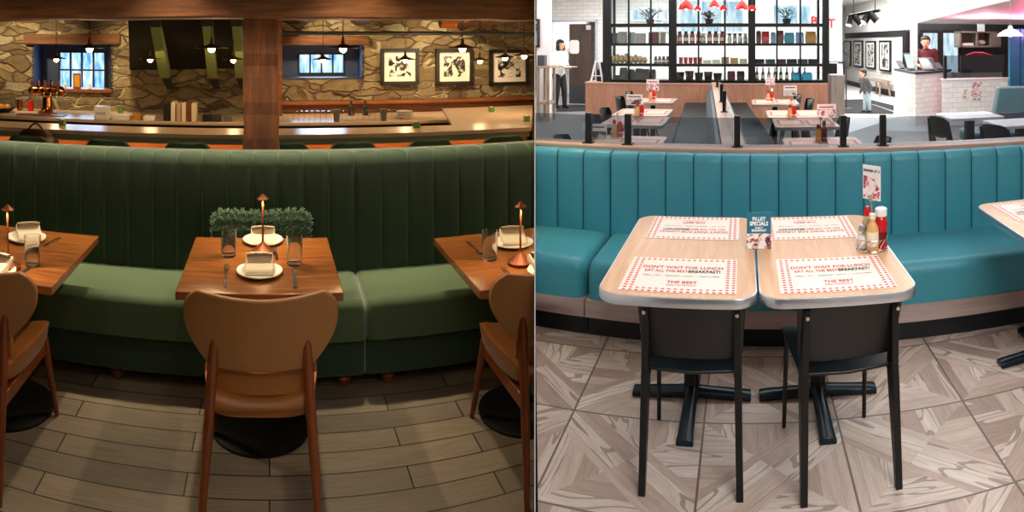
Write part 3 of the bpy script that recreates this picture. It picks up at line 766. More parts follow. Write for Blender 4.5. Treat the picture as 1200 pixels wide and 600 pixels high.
    for k in range(5):
        p = cpos(474, 7.15)+V(0, 0, k*.018); nm = ('lowest', 'second', 'middle', 'fourth', 'topmost')[k]+' white plate of the stack on the back counter'
        if pl is None:
            bm = B(); lathe(bm, [(0, 0), (.06, 0), (.1, .016), (.098, .018), (.058, .006), (0, .006)], 24); pl = single('stacked_plate', bm, 'porcelain', L, p, nm, 'plate', 'stacked plates on the back counter')
        else: dup(pl, L, p, nm)
    for k, px in enumerate((411.5, 428)):
        bm = B(); hh = .18; lathe(bm, [(0, 0), (.034, 0), (.036, hh*.6), (.014, hh*.75), (.014, hh), (0, hh)], 16); single('bottle', bm, 'dark_paint', L, cpos(px, 7.55), ('short dark bottle behind the glasses, nearer the post', 'short dark bottle behind the glasses, nearer the plates')[k], 'bottle', 'dark bottles behind the glasses')
    # green votives
    v = None
    for px, py, zz, nm in ((73, 148, 1.1, 'green votive cup on the bar by the beer tower'), (488, 147, 1.1, 'green votive cup on the bar beneath the stacked plates'), (576, 140, 1.055, 'green votive cup on the side counter below the framed pictures'), (617, 146, 1.055, 'green votive cup at the end by the white partition')):
        p = L.az(px, py-1.5, zz) if zz > 1.09 else V(L.X(px, 6.4 if px < 600 else 5.5), 6.4 if px < 600 else 5.5, zz)
        if zz > 1.09: p = V(L.X(px, 5.05), 5.05, zz)
        if v is None:
            t = thing('votive_cup', L, p, nm, 'candle holder', 'green votive cups on the bar')
            bm = B(); prism(bm, rrect(.056, .056, .012), 0, .05); mesh('cup', bm, 'candle_green', t, bevel=.004)
            bm = B(); lathe(bm, [(0, .05), (.016, .05), (.015, .054), (0, .054)], 12); mesh('wax', bm, 'label_cream', t); v = t
        else: dup(v, L, p, nm)
    # window sill things
    zs = L.Z(90, 105, WY)+.013
    bm = B(); bx(bm, -.055, .055, -.015, .015, 0, .2); t = thing('picture_card', L, (L.X(90.5, 8.05), 8.05, zs), 'small framed card standing on the window sill', 'card'); mesh('frame', bm, 'warm_wood', t, bevel=.004)
    bm = B(); bx(bm, -.04, .04, -.018, -.015, .02, .18); mesh('print', bm, 'amber', t)
    for k, px in enumerate((76, 105)):
        bm = B(); lathe(bm, [(0, 0), (.025, 0), (.025, .06), (.008, .065), (0, .075)], 12); single('candle', bm, 'label_cream', L, (L.X(px, 8.03), 8.03, zs), ('short pale candle on the sill on the pillar-less side of the card', 'short pale candle on the sill between card and pendant lamp')[k] if False else ('short pale candle on the sill nearest the beer tower', 'short pale candle on the sill, further from the beer tower')[k], 'candle', 'candles on the window sill')

def left_lamps():
    # pendants: two rows of shallow enamel shades with bare bulbs
    data = [(105, 58, 5.05, 37, 'shallow pendant lamp glowing in front of the window'), (248, 58, 5.05, 37, 'wide pendant lamp before the green stair braces'), (402, 58, 5.05, 37, 'wide pendant lamp between window and first picture'), (542, 58, 5.05, 35, 'wide pendant lamp hanging before the middle picture'),
            (66, 70, 6.6, 25, 'small pendant lamp over the beer tower'), (176, 70.5, 6.6, 25, 'small pendant lamp beside the outermost green brace'), (273.5, 71, 6.6, 25, 'small pendant lamp close to the wooden post'), (378.5, 71, 6.6, 22, 'small pendant lamp in front of the low window'),
            (475, 71, 6.6, 22, 'small pendant lamp in front of the first picture'), (562.5, 72, 6.6, 24, 'small pendant lamp between the second and third pictures'), (592, 68.5, 6.0, 26, 'pendant lamp in front of the third picture'), (622, 66, 6.0, 24, 'pendant lamp at the end beside the white partition')]
    P = {}
    for px, py, D, w, nm in data:
        p = L.at(px, py, D); k = D
        if p.x > TB*D-.06: p.x = TB*D-.12
        if k in P: t = dup(P[k], L, p, nm)
        else:
            t = thing('pendant_lamp', L, p, nm, 'pendant lamp', 'pendant lamps over the bar'); r = w/2/740*D*1.02
            bm = B(); lathe(bm, [(.022, .044), (r*.45, .030), (r, .014), (r, .010), (r*.45, .022), (.018, .036)], 28); mesh('lamp_shade', bm, 'brass_shade', t)
            bm = B(); lathe(bm, [(0, .10), (.009, .10), (.014, .07), (.02, .04), (0, .04)], 14); mesh('socket', bm, 'brass_shade', t)
            bm = B(); ball(bm, (0, 0, .004), .029); mesh('bulb', bm, 'bulb', t)
            top = 2.26-p.z; bm = B(); cone(bm, (0, 0, .095), (0, 0, top), .0035, .0035, 6); mesh('cord', bm, 'dark_paint', t)
            P[k] = t
        light('POINT', L, p+V(0, 0, -.045), 7, (1, .68, .34), .03)

def left_pictures():
    nm = ('framed grey photograph nearest the low window', 'framed grey photograph in the middle of the three', 'framed grey photograph furthest from the low window')
    for k, (a, b, c, d) in enumerate(((446, 491, 56.5, 99.5), (511, 554, 57, 99.5), (574, 619.5, 58, 100))):
        D = 7.95; p = V(L.X((a+b)/2, D), D, L.Z((a+b)/2, (c+d)/2, D)); w = L.X(b, D)-L.X(a, D); h = L.Z(a, c, D)-L.Z(a, d, D)
        t = thing('framed_picture', L, p, nm[k]+' on the stone wall', 'picture', 'framed photographs on the stone wall')
        bm = B(); f = .045
        for q in ((-w/2, w/2, h/2-f, h/2), (-w/2, w/2, -h/2, -h/2+f), (-w/2, -w/2+f, -h/2, h/2), (w/2-f, w/2, -h/2, h/2)): bx(bm, q[0], q[1], -.03, .03, q[2], q[3])
        mesh('frame', bm, 'frame_black', t)
        bm = B(); bx(bm, -w/2+f, w/2-f, -.004, .02, -h/2+f, h/2-f); mesh('mat', bm, 'mat_white', t)
        bm = B(); bx(bm, -w*.29, w*.29, -.008, 0, -h*.27, h*.29); mesh('print', bm, 'bw_print_%d' % k, t)

def left_bench():
    D = 3.66; ht = 1.152
    sp = .1475
    s0 = L.X(415, D)
    seams = [s0-sp*k for k in range(22)][::-1]
    right = [s0+.003+.158*k for k in range(10)]
    lim = TB*3.3-.03
    for nm, sm, x0, x1, lab in (('banquette', seams, seams[0], s0, 'long green velvet channel-back bench seating most of the wall'), ('banquette', right, s0+.003, TB*D+.12, 'shorter green velvet bench section beside the white partition')):
        t = thing(nm, L, (0, 0, 0), lab, 'banquette', 'green velvet banquettes')
        sm = [s for s in sm if s < x1-.02]
        sm = sm+[x1] if x1-sm[-1] > .03 else sm
        bk, pb = tufted_back(sm, D, .40, ht, .17, .020, .05); mesh('backrest', bk, 'green_velvet', t, ang=50); mesh('seam_line', pb, 'seam_highlight', t)  # seam tubes in lighter green paint the velvet's highlights
        sx1 = x1
        sx0 = x0
        bm = cushion(sx0+.001, sx1-.001, 3.19, D-.0, .275, .478, .045, .012, 24); mesh('seat', bm, 'olive_velvet', t, ang=60)
        bm = B(); bx(bm, sx0+.001, sx1-.001, 3.235, D+.1, .075, .275); mesh('base_panel', bm, 'green_velvet', t, bevel=.012)
        for fx in ((sx1-.1, sx1-1.3, sx1-2.5) if x1 < s0+.01 else (sx0+.13,)):
            bm = B(); lathe(bm, [(0, 0), (.022, 0), (.03, .02), (.04, .045), (.028, .058), (.036, .076), (0, .076)], 16, (fx, 3.30, 0)); mesh('foot', bm, 'leg_wood', t)
    # fluffy cushion
    p = V(L.X(306, 3.52), 3.50, .487)
    t = thing('fluffy_cushion', L, p, 'fluffy green throw cushion leaning on the bench behind the middle table', 'cushion')
    w, h = .565, .30+.09; bm = B(); rings = []
    for k in range(15):
        u = -1+2*k/14; s_ = (1-abs(u)**4)**.5; dip = .02*(1-u*u)
        hh = h*.5*(.78+.22*s_) if abs(u) < 1 else h*.3
        rings.append([V(u*w/2, .075*max(.12, s_)*math.cos(a), h/2-dip*(math.sin(a) > 0)+hh*math.sin(a)*(.95+.05*abs(u))) for a in [2*PI*i/18 for i in range(18)]])
    loft(bm, rings)
    tuft = []
    bm.faces.ensure_lookup_table()
    rnd = random.Random(3)
    for f in list(bm.faces):
        c0 = f.calc_center_median(); n0 = f.normal.copy(); f.normal_update(); n0 = f.normal.copy()
        for q in range(16):
            vs = [v.co for v in f.verts]; wts = [rnd.random() for _ in vs]; sw = sum(wts); c = sum((v*a for v, a in zip(vs, wts)), V(0, 0, 0))/sw
            d = (V(c.x*.6, c.y*6, (c.z-h/2)*1.5).normalized()+V(rnd.uniform(-.7, .7), rnd.uniform(-.7, .7), rnd.uniform(-.9, .5))).normalized()
            tuft.append((c, d, rnd.uniform(.014, .032)))
    o = mesh('cushion_cover', bm, 'green_fur_dark', t, ang=180); o.rotation_euler = (math.radians(-10), 0, 0); bm = B()
    for c, d, l in tuft:
        u, w_ = basis(d); r = .0042
        vs = [bm.verts.new(c+u*r), bm.verts.new(c-u*r*.5+w_*r), bm.verts.new(c-u*r*.5-w_*r), bm.verts.new(c+d*l)]
        for q in ((0, 1, 3), (1, 2, 3), (2, 0, 3)): bm.faces.new([vs[i] for i in q])
    o = mesh('fur', bm, 'green_fur', t, ang=180)
    o.rotation_euler = (math.radians(-10), 0, 0)

LT = [(V(-.043, 3.015, 0), 'middle'), (V(-1.27, 2.93, 0), 'outer'), (V(1.227, 2.90, 0), 'inner')]
def left_tables():
    W, Wd = .708, .757
    labs = ['square wooden dining table in front of the fluffy cushion', 'square wooden dining table cut off at the outer edge', 'square wooden dining table beside the white partition']
    T = None; Cc = None
    clabs = ['tan wood-backed dining chair at the table before the fluffy cushion', 'tan wood-backed dining chair at the outermost table', 'tan wood-backed dining chair at the table beside the white partition']
    for (p, k), nm, cl in zip(LT, labs, clabs):
        if T is None:
            t = thing('dining_table', L, p, nm, 'table', 'wooden tables along the green bench')
            bm = B(); bx(bm, -W/2, W/2, -Wd/2, Wd/2, .712, .75); mesh('tabletop', bm, 'table_wood', t, bevel=.004)
            bm = B(); bx(bm, -.16, .16, -.16, .16, .700, .712); cone(bm, (0, 0, .02), (0, 0, .705), .038, .038, 20); mesh('column', bm, 'black_base', t)
            bm = B(); lathe(bm, [(0, 0), (.235, 0), (.235, .012), (.21, .022), (.06, .034), (0, .034)], 40, (0, -.05, 0)); mesh('base', bm, 'black_base', t); T = t
        else: dup(T, L, p, nm)
        cp = V(p.x+(-.0), 2.33, 0)
        if k == 'middle': cp.x = L.X(305, 2.33)
        yaw = 0.0
        if k == 'outer': cp.x = L.X(-48, 2.30)
        if k == 'inner': cp.x = L.X(664, 2.32)
        if Cc is None:
            t = thing('dining_chair', L, cp, cl, 'chair', 'tan dining chairs'); Cc = t
            # broad curved back, outline seen from behind
            hw = .298; z0, z1 = .575, .862
            bm = B(); rows = []; N = 25; Mz = 13
            grid = [[], []]
            for side, off in ((0, 0.0), (1, .026)):
                for j in range(Mz+1):
                    v = j/Mz; z = z0+(z1-z0)*v
                    # half width by height: narrow at the bottom, full towards the top, rounded at the corners
                    if v < .62: hwv = hw*(.62+.38*math.sin(PI/2*min(1, (v/.62)))**.9)
                    else: hwv = hw*(1-.20*((v-.62)/.38)**3.2)
                    row = []
                    for i in range(N+1):
                        u = -1+2*i/N; x = u*hwv
                        y = .95*x*x*1.0+.02*(v-.5)*-1+off
                        zz = z+(-.014*(1-u*u) if v > .9 else 0)*v
                        row.append(bm.verts.new(V(x, y, zz)))
                    grid[side].append(row)
            for side in (0, 1):
                for j in range(Mz):
                    for i in range(N): bm.faces.new((grid[side][j][i], grid[side][j][i+1], grid[side][j+1][i+1], grid[side][j+1][i]))
            for j in range(Mz):
                for i in (0, N): bm.faces.new((grid[0][j][i], grid[0][j+1][i], grid[1][j+1][i], grid[1][j][i]))
            for i in range(N):
                for j in (0, Mz): bm.faces.new((grid[0][j][i], grid[0][j][i+1], grid[1][j][i+1], grid[1][j][i]))
            mesh('backrest', bm, 'chair_back_ply', t, bevel=.007, bseg=3)
            # seat: thick leather pad curving up into a low lip at the sides
            bm = B(); rings = []
            for k2 in range(17):
                v = k2/16; y = .03+.50*v; hwv = .215*(1-.10*abs(2*v-1)**3)+.012*math.sin(PI*v); ring = []
                for i in range(21):
                    a = -PI/2+PI*i/20; u = math.sin(a); e = abs(2*v-1)**6
                    ring.append(V(u*hwv, y, .468+.03*abs(u)**3+.02*(1-v)*u*u-.03*e-.016*abs(u)**12))
                for i in range(21):
                    a = PI/2-PI*i/20; u = math.sin(a)
                    ring.append(V(u*hwv*.96, y+(.0), .378+.03*abs(u)**6+.02*abs(2*v-1)**6))
                rings.append(ring)
            loft(bm, rings); mesh('seat', bm, 'cognac_leather', t, ang=70)
            bm = B(); rings = []
            for k2 in range(15):
                u = -1+2*k2/14; x = u*.185; yb = .055+.9*x*x
                rings.append([V(x, yb, .46), V(x, yb+.03, .46), V(x, yb+.028, .548+.04*u*u), V(x, yb+.006, .548+.04*u*u)])
            loft(bm, rings); mesh('lumbar_pad', bm, 'cognac_leather', t, bevel=.008)
            for sx in (-1, 1):
                bm = B(); tube(bm, [(sx*.215, -.10, 0), (sx*.195, -.035, .30), (sx*.178, .028, .60), (sx*.172, .05, .70)], [.012, .018, .0205, .014], 14); mesh('leg', bm, 'leg_wood', t, ang=60)
                bm = B(); tube(bm, [(sx*.225, .55, 0), (sx*.205, .49, .25), (sx*.19, .46, .41)], [.011, .017, .02], 14); mesh('leg', bm, 'leg_wood', t, ang=60)
                bm = B(); loft(bm, [[V(sx*.186+sx*dx, .0, z) for dx, z in ((-.011, .325), (.011, .325), (.011, .385), (-.011, .385))], [V(sx*.19+sx*dx-.0, .46, z) for dx, z in ((-.011, .33), (.011, .33), (.011, .385), (-.011, .385))]]); mesh('seat_rail', bm, 'leg_wood', t, bevel=.005)
            bm = B(); loft(bm, [[V(-.186, y, z) for y, z in ((.16, .33), (.19, .33), (.19, .38), (.16, .38))], [V(.186, y, z) for y, z in ((.16, .33), (.19, .33), (.19, .38), (.16, .38))]]); mesh('cross_rail', bm, 'leg_wood', t)
        else: dup(Cc, L, cp, cl, yaw)

def left_settings():
    zt = .7505
    def tp(px, py): return L.az(px, py, zt)
    def plate_obj(p, nm, r):
        t = thing('dinner_plate', L, p, nm, 'plate', 'plates on the wooden tables')
        bm = B(); lathe(bm, [(0, .004), (r*.62, .004), (r*.66, 0), (r*.72, .002), (r, .017), (r*.985, .021), (r*.7, .008), (r*.6, .007), (0, .007)], 40); mesh('dish', bm, 'porcelain', t, ang=50); return t
    def napkin(p, nm, yaw, s=1.0):
        # folded linen: a flat block with a rolled-back top layer
        t = thing('folded_napkin', L, p, nm, 'napkin', 'folded linen napkins', yaw)
        bm = B(); rings = []
        for k in range(9):
            u = -1+2*k/8; x = u*.064*s; q = 1-.08*u*u
            pr = [(-.075, 0), (-.078, .012), (-.062, .026), (-.03, .03), (.0, .034), (.035, .05*q), (.06, .055*q), (.075, .045), (.078, .02), (.075, 0)]
            rings.append([V(x, y*s, z*s*1.0) for y, z in pr])
        loft(bm, rings); mesh('napkin_base', bm, 'napkin_linen', t, ang=70, bevel=.004)
        bm = B(); rings = []
        for k in range(9):
            u = -1+2*k/8; x = u*.06*s; q = 1-.12*u*u
            a = [V(x, (-.01+.055*math.sin(w)*1.15)*s, (.034+.024*q*(1-math.cos(w))*.9)*s) for w in [PI*.9*i/8 for i in range(9)]]
            b_ = [V(v.x, v.y, v.z-.006*s) for v in reversed(a)]
            rings.append(a+b_)
        loft(bm, rings); mesh('napkin_fold', bm, 'napkin_linen', t, ang=70); return t
    pl = plate_obj(tp(304, 321), 'white plate nearest the chair at the middle table', .106)
    far = tp(308, 284); far.z = zt; dup(pl, L, far, 'white plate nearest the fluffy cushion at the middle table')
    dup(pl, L, tp(31, 281), 'white plate beside the copper lamp at the outermost table'); dup(pl, L, tp(-8, 320), 'white plate cut off at the outer edge of the picture')
    dup(pl, L, tp(601, 287), 'white plate behind the copper lamp at the table by the white partition'); dup(pl, L, tp(645, 320), 'sliver of a white plate cut off by the white partition')
    up = V(0, 0, .008)
    n = napkin(tp(304, 318)+up, 'folded cream napkin on the plate nearest the middle chair', 0)
    dup(n, L, far+up, 'folded cream napkin on the plate before the fluffy cushion')
    dup(n, L, tp(34, 279)+up, 'crumpled cream napkin on the plate at the outermost table', .5); dup(n, L, tp(-6, 318)+up, 'cream napkin on the cut off plate at the outer edge')
    dup(n, L, tp(601, 284)+up, 'folded cream napkin on the plate behind the lamp by the partition', -.25); dup(n, L, tp(640, 315)+up, 'corner of a cream napkin cut off by the white partition')
    # tumblers
    g = None
    for px, py, nm in ((268, 299.5, 'tall clear tumbler at the middle table, on the fork side'), (345, 309.5, 'tall clear tumbler at the middle table, on the knife side'), (38, 311, 'clear tumbler in front of the plate at the outermost table'), (574, 304, 'clear tumbler at the table beside the white partition')):
        p = tp(px, py)
        if g is None:
            bm = B(); lathe(bm, [(0, 0), (.034, 0), (.036, .004), (.0395, .14), (.0375, .14), (.034, .016), (0, .012)], 32); g = single('tumbler', bm, 'tumbler_glass', L, p, nm, 'glass', 'clear tumblers on the wooden tables')
        else: dup(g, L, p, nm)
    # cutlery
    def cutlery(kind, a, b, nm, base=None):
        pa, pb = tp(*a), tp(*b); d = pb-pa; yaw = math.atan2(d.y, d.x); ln = d.length
        t = thing(kind, L, pa, nm, kind, 'cutlery on the wooden tables', yaw)
        if kind == 'fork':
            bm = B(); loft(bm, [[V(x, -w, h), V(x, w, h), V(x, w, h+.003), V(x, -w, h+.003)] for x, w, h in ((0, .006, .001), (.03, .007, .003), (ln*.6, .003, .006), (ln*.7, .005, .004), (ln*.78, .011, .001))]); mesh('handle', bm, 'silver', t)
            bm = B()
            for k in range(4):
                y = -.0095+.0063*k; loft(bm, [[V(x, y-.0015, h), V(x, y+.0015, h), V(x, y+.0015, h+.002), V(x, y-.0015, h+.002)] for x, h in ((ln*.77, .001), (ln*.9, .003), (ln, .006))])
            mesh('tines', bm, 'silver', t)
        else:
            bm = B(); loft(bm, [[V(x, -w, h), V(x, w, h), V(x, w, h+.006), V(x, -w, h+.006)] for x, w, h in ((0, .008, .0), (.04, .009, .001), (ln*.42, .006, .001), (ln*.46, .007, .001))]); mesh('handle', bm, 'grey_steel_plate', t)
            bm = B(); loft(bm, [[V(x, -w*.6, .002), V(x, w, .002), V(x, w, .0035), V(x, -w*.6, .0035)] for x, w in ((ln*.45, .007), (ln*.6, .010), (ln*.9, .010), (ln, .003))]); mesh('blade', bm, 'silver', t)
        return t
    cutlery('fork', (264, 338), (266, 311), 'silver fork beside the near plate at the middle table')
    cutlery('knife', (346, 338), (345, 314), 'knife beside the near plate at the middle table')
    cutlery('knife', (322, 291), (324, 305), 'small knife beside the far plate at the middle table')
    cutlery('knife', (3, 335), (38, 312), 'dark handled knife in front of the tumbler at the outermost table')
    cutlery('fork', (71, 279), (50, 289), 'fork beyond the tumbler at the outermost table')
    cutlery('fork', (547, 284), (565, 300), 'fork beside the tumbler at the table by the partition')
    cutlery('fork', (612, 335), (589, 315), 'fork in front of the copper lamp by the partition')
    # slim copper table lamps
    lamp = None
    for px, py, nm in ((308, 297, 'slim copper table lamp standing between the two plates'), (9, 314, 'slim copper table lamp at the outermost table'), (612, 309, 'slim copper table lamp beside the white partition')):
        p = tp(px, py)
        if p.x > TB*p.y-.07: p.x = TB*p.y-.075
        H = .295 if lamp is None else .295
        if lamp is None:
            t = thing('table_lamp', L, p, nm, 'table lamp', 'slim copper table lamps')
            bm = B(); lathe(bm, [(0, 0), (.058, 0), (.06, .004), (.06, .014), (.05, .02), (.012, .05), (.006, .06), (0, .06)], 32); mesh('base', bm, 'lamp_copper', t)
            bm = B(); lathe(bm, [(0, .05), (.006, .05), (.0042, .16), (.007, H-.02), (0, H-.02)], 14); mesh('stem', bm, 'lamp_copper', t)
            bm = B(); lathe(bm, [(0, H), (.004, H), (.018, H-.014), (.03, H-.022), (.028, H-.024), (.006, H-.016), (0, H-.016)], 24); mesh('lamp_shade', bm, 'lamp_copper', t)
            bm = B(); lathe(bm, [(0, H-.0168), (.010, H-.0168), (.010, H-.0195), (0, H-.0195)], 14); mesh('diode', bm, 'lamp_led', t); lamp = t
        else: dup(lamp, L, p, nm)
        light('SPOT', L, p+V(0, -.018, .262), 7.0, (1, .68, .36), .008, target=p+V(0, -.018, 0), spot=128, blend=.6)

left_shell(); zc = left_bar(); left_stools(); left_bar_items(zc); left_lamps(); left_pictures(); left_bench(); left_tables(); left_settings()
# cellar lights: unseen front fill added, bench downlights, stone wall spots
for x, y, e in ((-.05, 2.0, 7), (-1.25, 2.0, 7), (1.0, 2.0, 6)):
    light('SPOT', L, (x, y, 2.62), e*2.2, (1, .78, .5), .035, target=(x+.02, 3.0, .75), spot=62, blend=.45)  # weak unseen fill added for the chair backs and napkins
light('AREA', L, (-.6, 1.0, 2.6), 7, (1, .82, .6), 1.6, target=(-.1, 2.6, 0))  # unseen overhead fill, added to soften the front
lt = light('AREA', L, (-.5, 3.72, 2.62), 60, (1, .86, .55), 5.2, target=(-.5, 3.76, 1.0), sy=.2); lt.data.energy = 20; lt.data.spread = math.radians(50)
for x, e in ((-2.2, 90), (-.62, 110), (.55, 110)): light('SPOT', L, (x, 3.72, 2.62), e, (1, .80, .54), .03, target=(x, 2.95, 0), spot=104, blend=.5)
light('AREA', L, (-.8, 3.6, 1.35), 7, (1, .7, .4), 4.5, target=(-.8, 4.08, 2.1), sy=.1)  # added mid-air light that warms the beam; no lamp hangs here
for x in (-3.3, -1.6, .6, 2.1): light('SPOT', L, (x, 7.0, 2.22), 110, (1, .76, .42), .05, target=(x+.1, 8.0, 1.35), spot=100, blend=.8)
# thin partition added between the two rooms, parting their views and light
bm = B(); d = (L.R @ V(TB, 1, 0)); d = d.normalized(); nrm = V(d.y, -d.x, 0); a = d*1.5; b = d*26; tk = .0011
loft(bm, [[a-nrm*tk, a+nrm*tk, b+nrm*.02, b-nrm*tk], [q+V(0, 0, 3.6) for q in (a-nrm*tk, a+nrm*tk, b+nrm*.02, b-nrm*tk)]])
o = mesh('wall_center', bm, 'white_paint', smooth=False); o['kind'] = 'structure'; o['label'] = 'thin white partition added between the dark bar and the bright diner'
# ================================================================ RIGHT ROOM: the bright diner
FZ = R.fz; TZ = FZ+.75
TBR = math.tan(R.ang(627))        # direction of the dividing wall in this room's frame (negative x)
CEIL = 3.25
def rbx(name, mat, px0, px1, py0, py1, D, depth, room=R, **kw):
    """an upright block whose front face fills px0..px1, py0..py1 at depth D"""
    x0, x1 = room.X(px0, D), room.X(px1, D); m = (px0+px1)/2
    bm = B(); bx(bm, x0, x1, D, D+depth, room.Z(m, py1, D), room.Z(m, py0, D)); return bm
def wallbetween(bm, p, q, z0, z1, t=.08):
    p, q = V(p.x, p.y), V(q.x, q.y); d = (q-p).normalized(); n = V(-d.y, d.x)*t
    loft(bm, [[V(a.x, a.y, z) for a in (p, q, q+n, p+n)] for z in (z0, z1)])
def right_shell():
    # floors: printed parquet tile in front, big grey tile behind the partition, white lobby floor, mosaic by the counter
    bm = B(); prism(bm, [(TBR*3.97, 3.97), (.2, -.5), (6.5, -.5), (6.5, 3.97)], FZ-.06, FZ); struct('floor', bm, 'parquet_tile', R)
    bm = B(); prism(bm, [(TBR*27, 27), (TBR*3.97, 3.97), (9, 3.97), (17, 27)], FZ-.06, FZ-.001); struct('floor', bm, 'grey_floor_tile', R)
    q = [R.fl(980, 160), R.fl(1052, 137.5), R.fl(1076, 116), R.fl(992, 99), R.fl(965, 99), R.fl(965, 130)]
    bm = B(); prism(bm, [(v.x, v.y) for v in q], FZ-.03, FZ+.002); struct('floor', bm, 'white_floor', R)
    q = [R.fl(1036, 153.5), R.fl(1104, 154.5), R.fl(1104, 142), R.fl(1055, 138), R.fl(1030, 140)]
    bm = B(); prism(bm, [(v.x, v.y) for v in q], FZ-.02, FZ+.004); struct('floor', bm, 'mosaic_tile', R)
    bm = B(); prism(bm, [(TBR*27, 27), (.1, -.5), (9, -.5), (17, 27)], CEIL, CEIL+.06); struct('ceiling', bm, 'ceiling_white', R)
    bm = B(); bx(bm, .3, 6.5, -.6, -.5, FZ, CEIL); struct('wall_front', bm, 'white_paint', R)
    bm = B(); wallbetween(bm, V(6.5, -.5), V(9.4, 12.5), FZ, CEIL, -.1); struct('wall_right', bm, 'white_paint', R)
    # short wall by the kitchen door
    D = 13.3; e = R.X(644.5, D)
    bm = B(); bx(bm, TBR*D+.04, e, D, D+.12, FZ, CEIL); struct('wall_left', bm, 'pink_white_paint', R)
    # far brick wall with the kitchen doorway
    D = 16.4; dx0, dx1 = R.X(648, D), R.X(698, D); zt = R.Z(670, 26, D)
    bm = B(); bx(bm, TBR*D+.04, dx0, D, D+.12, FZ, CEIL); bx(bm, dx1, R.X(712, D), D, D+.12, FZ, CEIL); bx(bm, dx0, dx1, D, D+.12, zt, CEIL); struct('wall_back', bm, 'white_brick', R)
    dr = bpy.data.objects.new('door_1', None); COL.objects.link(dr); place(dr, R, (0, 0, 0)); tag(dr, 'dark wooden swing door with a small rounded window', None, None, 'structure')
    a, b = R.X(667, D-.1), R.X(693.5, D-.1); zb = FZ+.02; z2 = R.Z(680, 28, D-.1)
    bm = B(); bx(bm, a, b, D-.1, D-.05, zb, z2); mesh('door_leaf', bm, 'door_wood', dr)
    bm = B(); bx(bm, a+.02, b-.02, D-.115, D-.1, zb+.02, R.Z(680, 100.5, D-.1)); mesh('kick_plate', bm, 'grey_steel_plate', dr)
    bm = B(); x0, x1 = R.X(667.5, D-.12), R.X(678.5, D-.12); za, zb2 = R.Z(673, 63, D-.12), R.Z(673, 47, D-.12)
    prism_y(bm, [(x+(x0+x1)/2, y+(za+zb2)/2) for x, y in rrect(x1-x0, zb2-za, .07)], D-.13, D-.1); mesh('door_window', bm, 'white_plastic', dr)
    bm = B(); bx(bm, b-.14, b-.02, D-.16, D-.1, z2-.16, z2-.04); mesh('door_closer', bm, 'aluminium', dr)
    bm = B()
    for q0, q1 in ((dx0-.06, dx0), (dx1, dx1+.06)): bx(bm, q0, q1, D-.05, D+.02, FZ, zt+.06)
    bx(bm, dx0-.06, dx1+.06, D-.05, D+.02, zt, zt+.06); struct('trim_11', bm, 'aluminium', R)
    # bright kitchen beyond the doorway
    bm = B(); bx(bm, TBR*19.2+.06, R.X(712, 19.2), 19.2, 19.3, FZ, CEIL); bx(bm, R.X(712, 19.2), R.X(712, 19.2)+.1, 16.5, 19.2, FZ, CEIL); struct('wall_kitchen', bm, 'white_tile', R)
    bm = B(); x = R.X(656, 19); 
    for z in (.95, 1.25, 1.6): bx(bm, x-.35, x+.5, 18.6, 19.15, z, z+.03)
    for xx in (x-.33, x+.46): bx(bm, xx-.02, xx+.02, 18.62, 18.66, FZ, 2.0)
    t = single('kitchen_rack', bm, 'steel', R, (0, 0, 0), 'steel kitchen shelving seen through the doorway behind the woman', 'shelf', smooth=False)
    light('AREA', R, (R.X(660, 17.8), 17.8, 3.1), 90, (1, 1, 1), 1.6, target=(R.X(660, 17.8), 17.8, 0))
    # bright room behind the display: brick wall and pale windows
    D = 16.4; bm = B(); bx(bm, R.X(712, D), R.X(991, D), D+.6, D+.7, FZ, CEIL); bx(bm, R.X(712, D)-.02, R.X(712, D)+.08, D, D+.7, FZ, CEIL); struct('wall_back', bm, 'white_brick', R)
    for i, (x0, x1, y0, y1) in enumerate(((740, 792, 12, 24), (796, 872, 2, 38), (906, 950, 6, 28), (768, 790, 13, 36))):
        Dw = D+.58; w = struct('window_%d' % (i+3), rbx('w', 'x', x0, x1, y0, y1, Dw-.03, .03), 'daylight_pale', R, label='pale daylight window behind the display shelves')
        bm = B(); xa, xb = R.X(x0, Dw-.05), R.X(x1, Dw-.05); za, zb = R.Z((x0+x1)/2, y1, Dw-.05), R.Z((x0+x1)/2, y0, Dw-.05)
        for k in range(4): q_ = xa+(xb-xa)*k/3; bx(bm, q_-.02, q_+.02, Dw-.06, Dw-.03, za, zb)
        bx(bm, xa, xb, Dw-.06, Dw-.03, za-.02, za+.02); mesh('window_frame', bm, 'white_paint', w)
    # receding wall with photographs, beyond the lobby
    A = R.fl(991, 98.5); Bp = R.fl(1070, 119)
    A_ = V(A.x, A.y); B_ = V(Bp.x, Bp.y)
    bm = B(); wallbetween(bm, A_, B_, FZ, CEIL, .1); struct('wall_gallery', bm, 'white_brick', R)
    bm = B(); wallbetween(bm, V(R.X(968, A.y), A.y+.6), A_+V(.1, .6), FZ, CEIL, .1); struct('wall_back', bm, 'white_brick', R)
    d = (B_-A_).normalized(); n = V(d.y, -d.x)
    def g(px, off=0.0):
        # point on the gallery wall under a pixel column
        a = R.ang(px); u = V(math.sin(a), math.cos(a)); det = d.x*-u.y+u.x*d.y
        s_ = ((-A_.x)*-u.y+u.x*(-A_.y))/det; p = A_+d*s_+n*off; return p
    bm = B(); wallbetween(bm, A_+n*.03, B_+n*.03, FZ, FZ+.17, .03); struct('baseboard_gallery', bm, 'baseboard_dark', R)
    za, zb = 1.98, 2.17
    bm = B(); wallbetween(bm, A_+n*.03, B_+n*.03, za, zb, .03); struct('trim_12', bm, 'baseboard_dark', R)
    bm = B(); wallbetween(bm, A_+n*.012, B_+n*.012, zb, CEIL, .012); struct('trim_13', bm, 'ceiling_white', R)
    yaw = math.atan2(d.y, d.x)
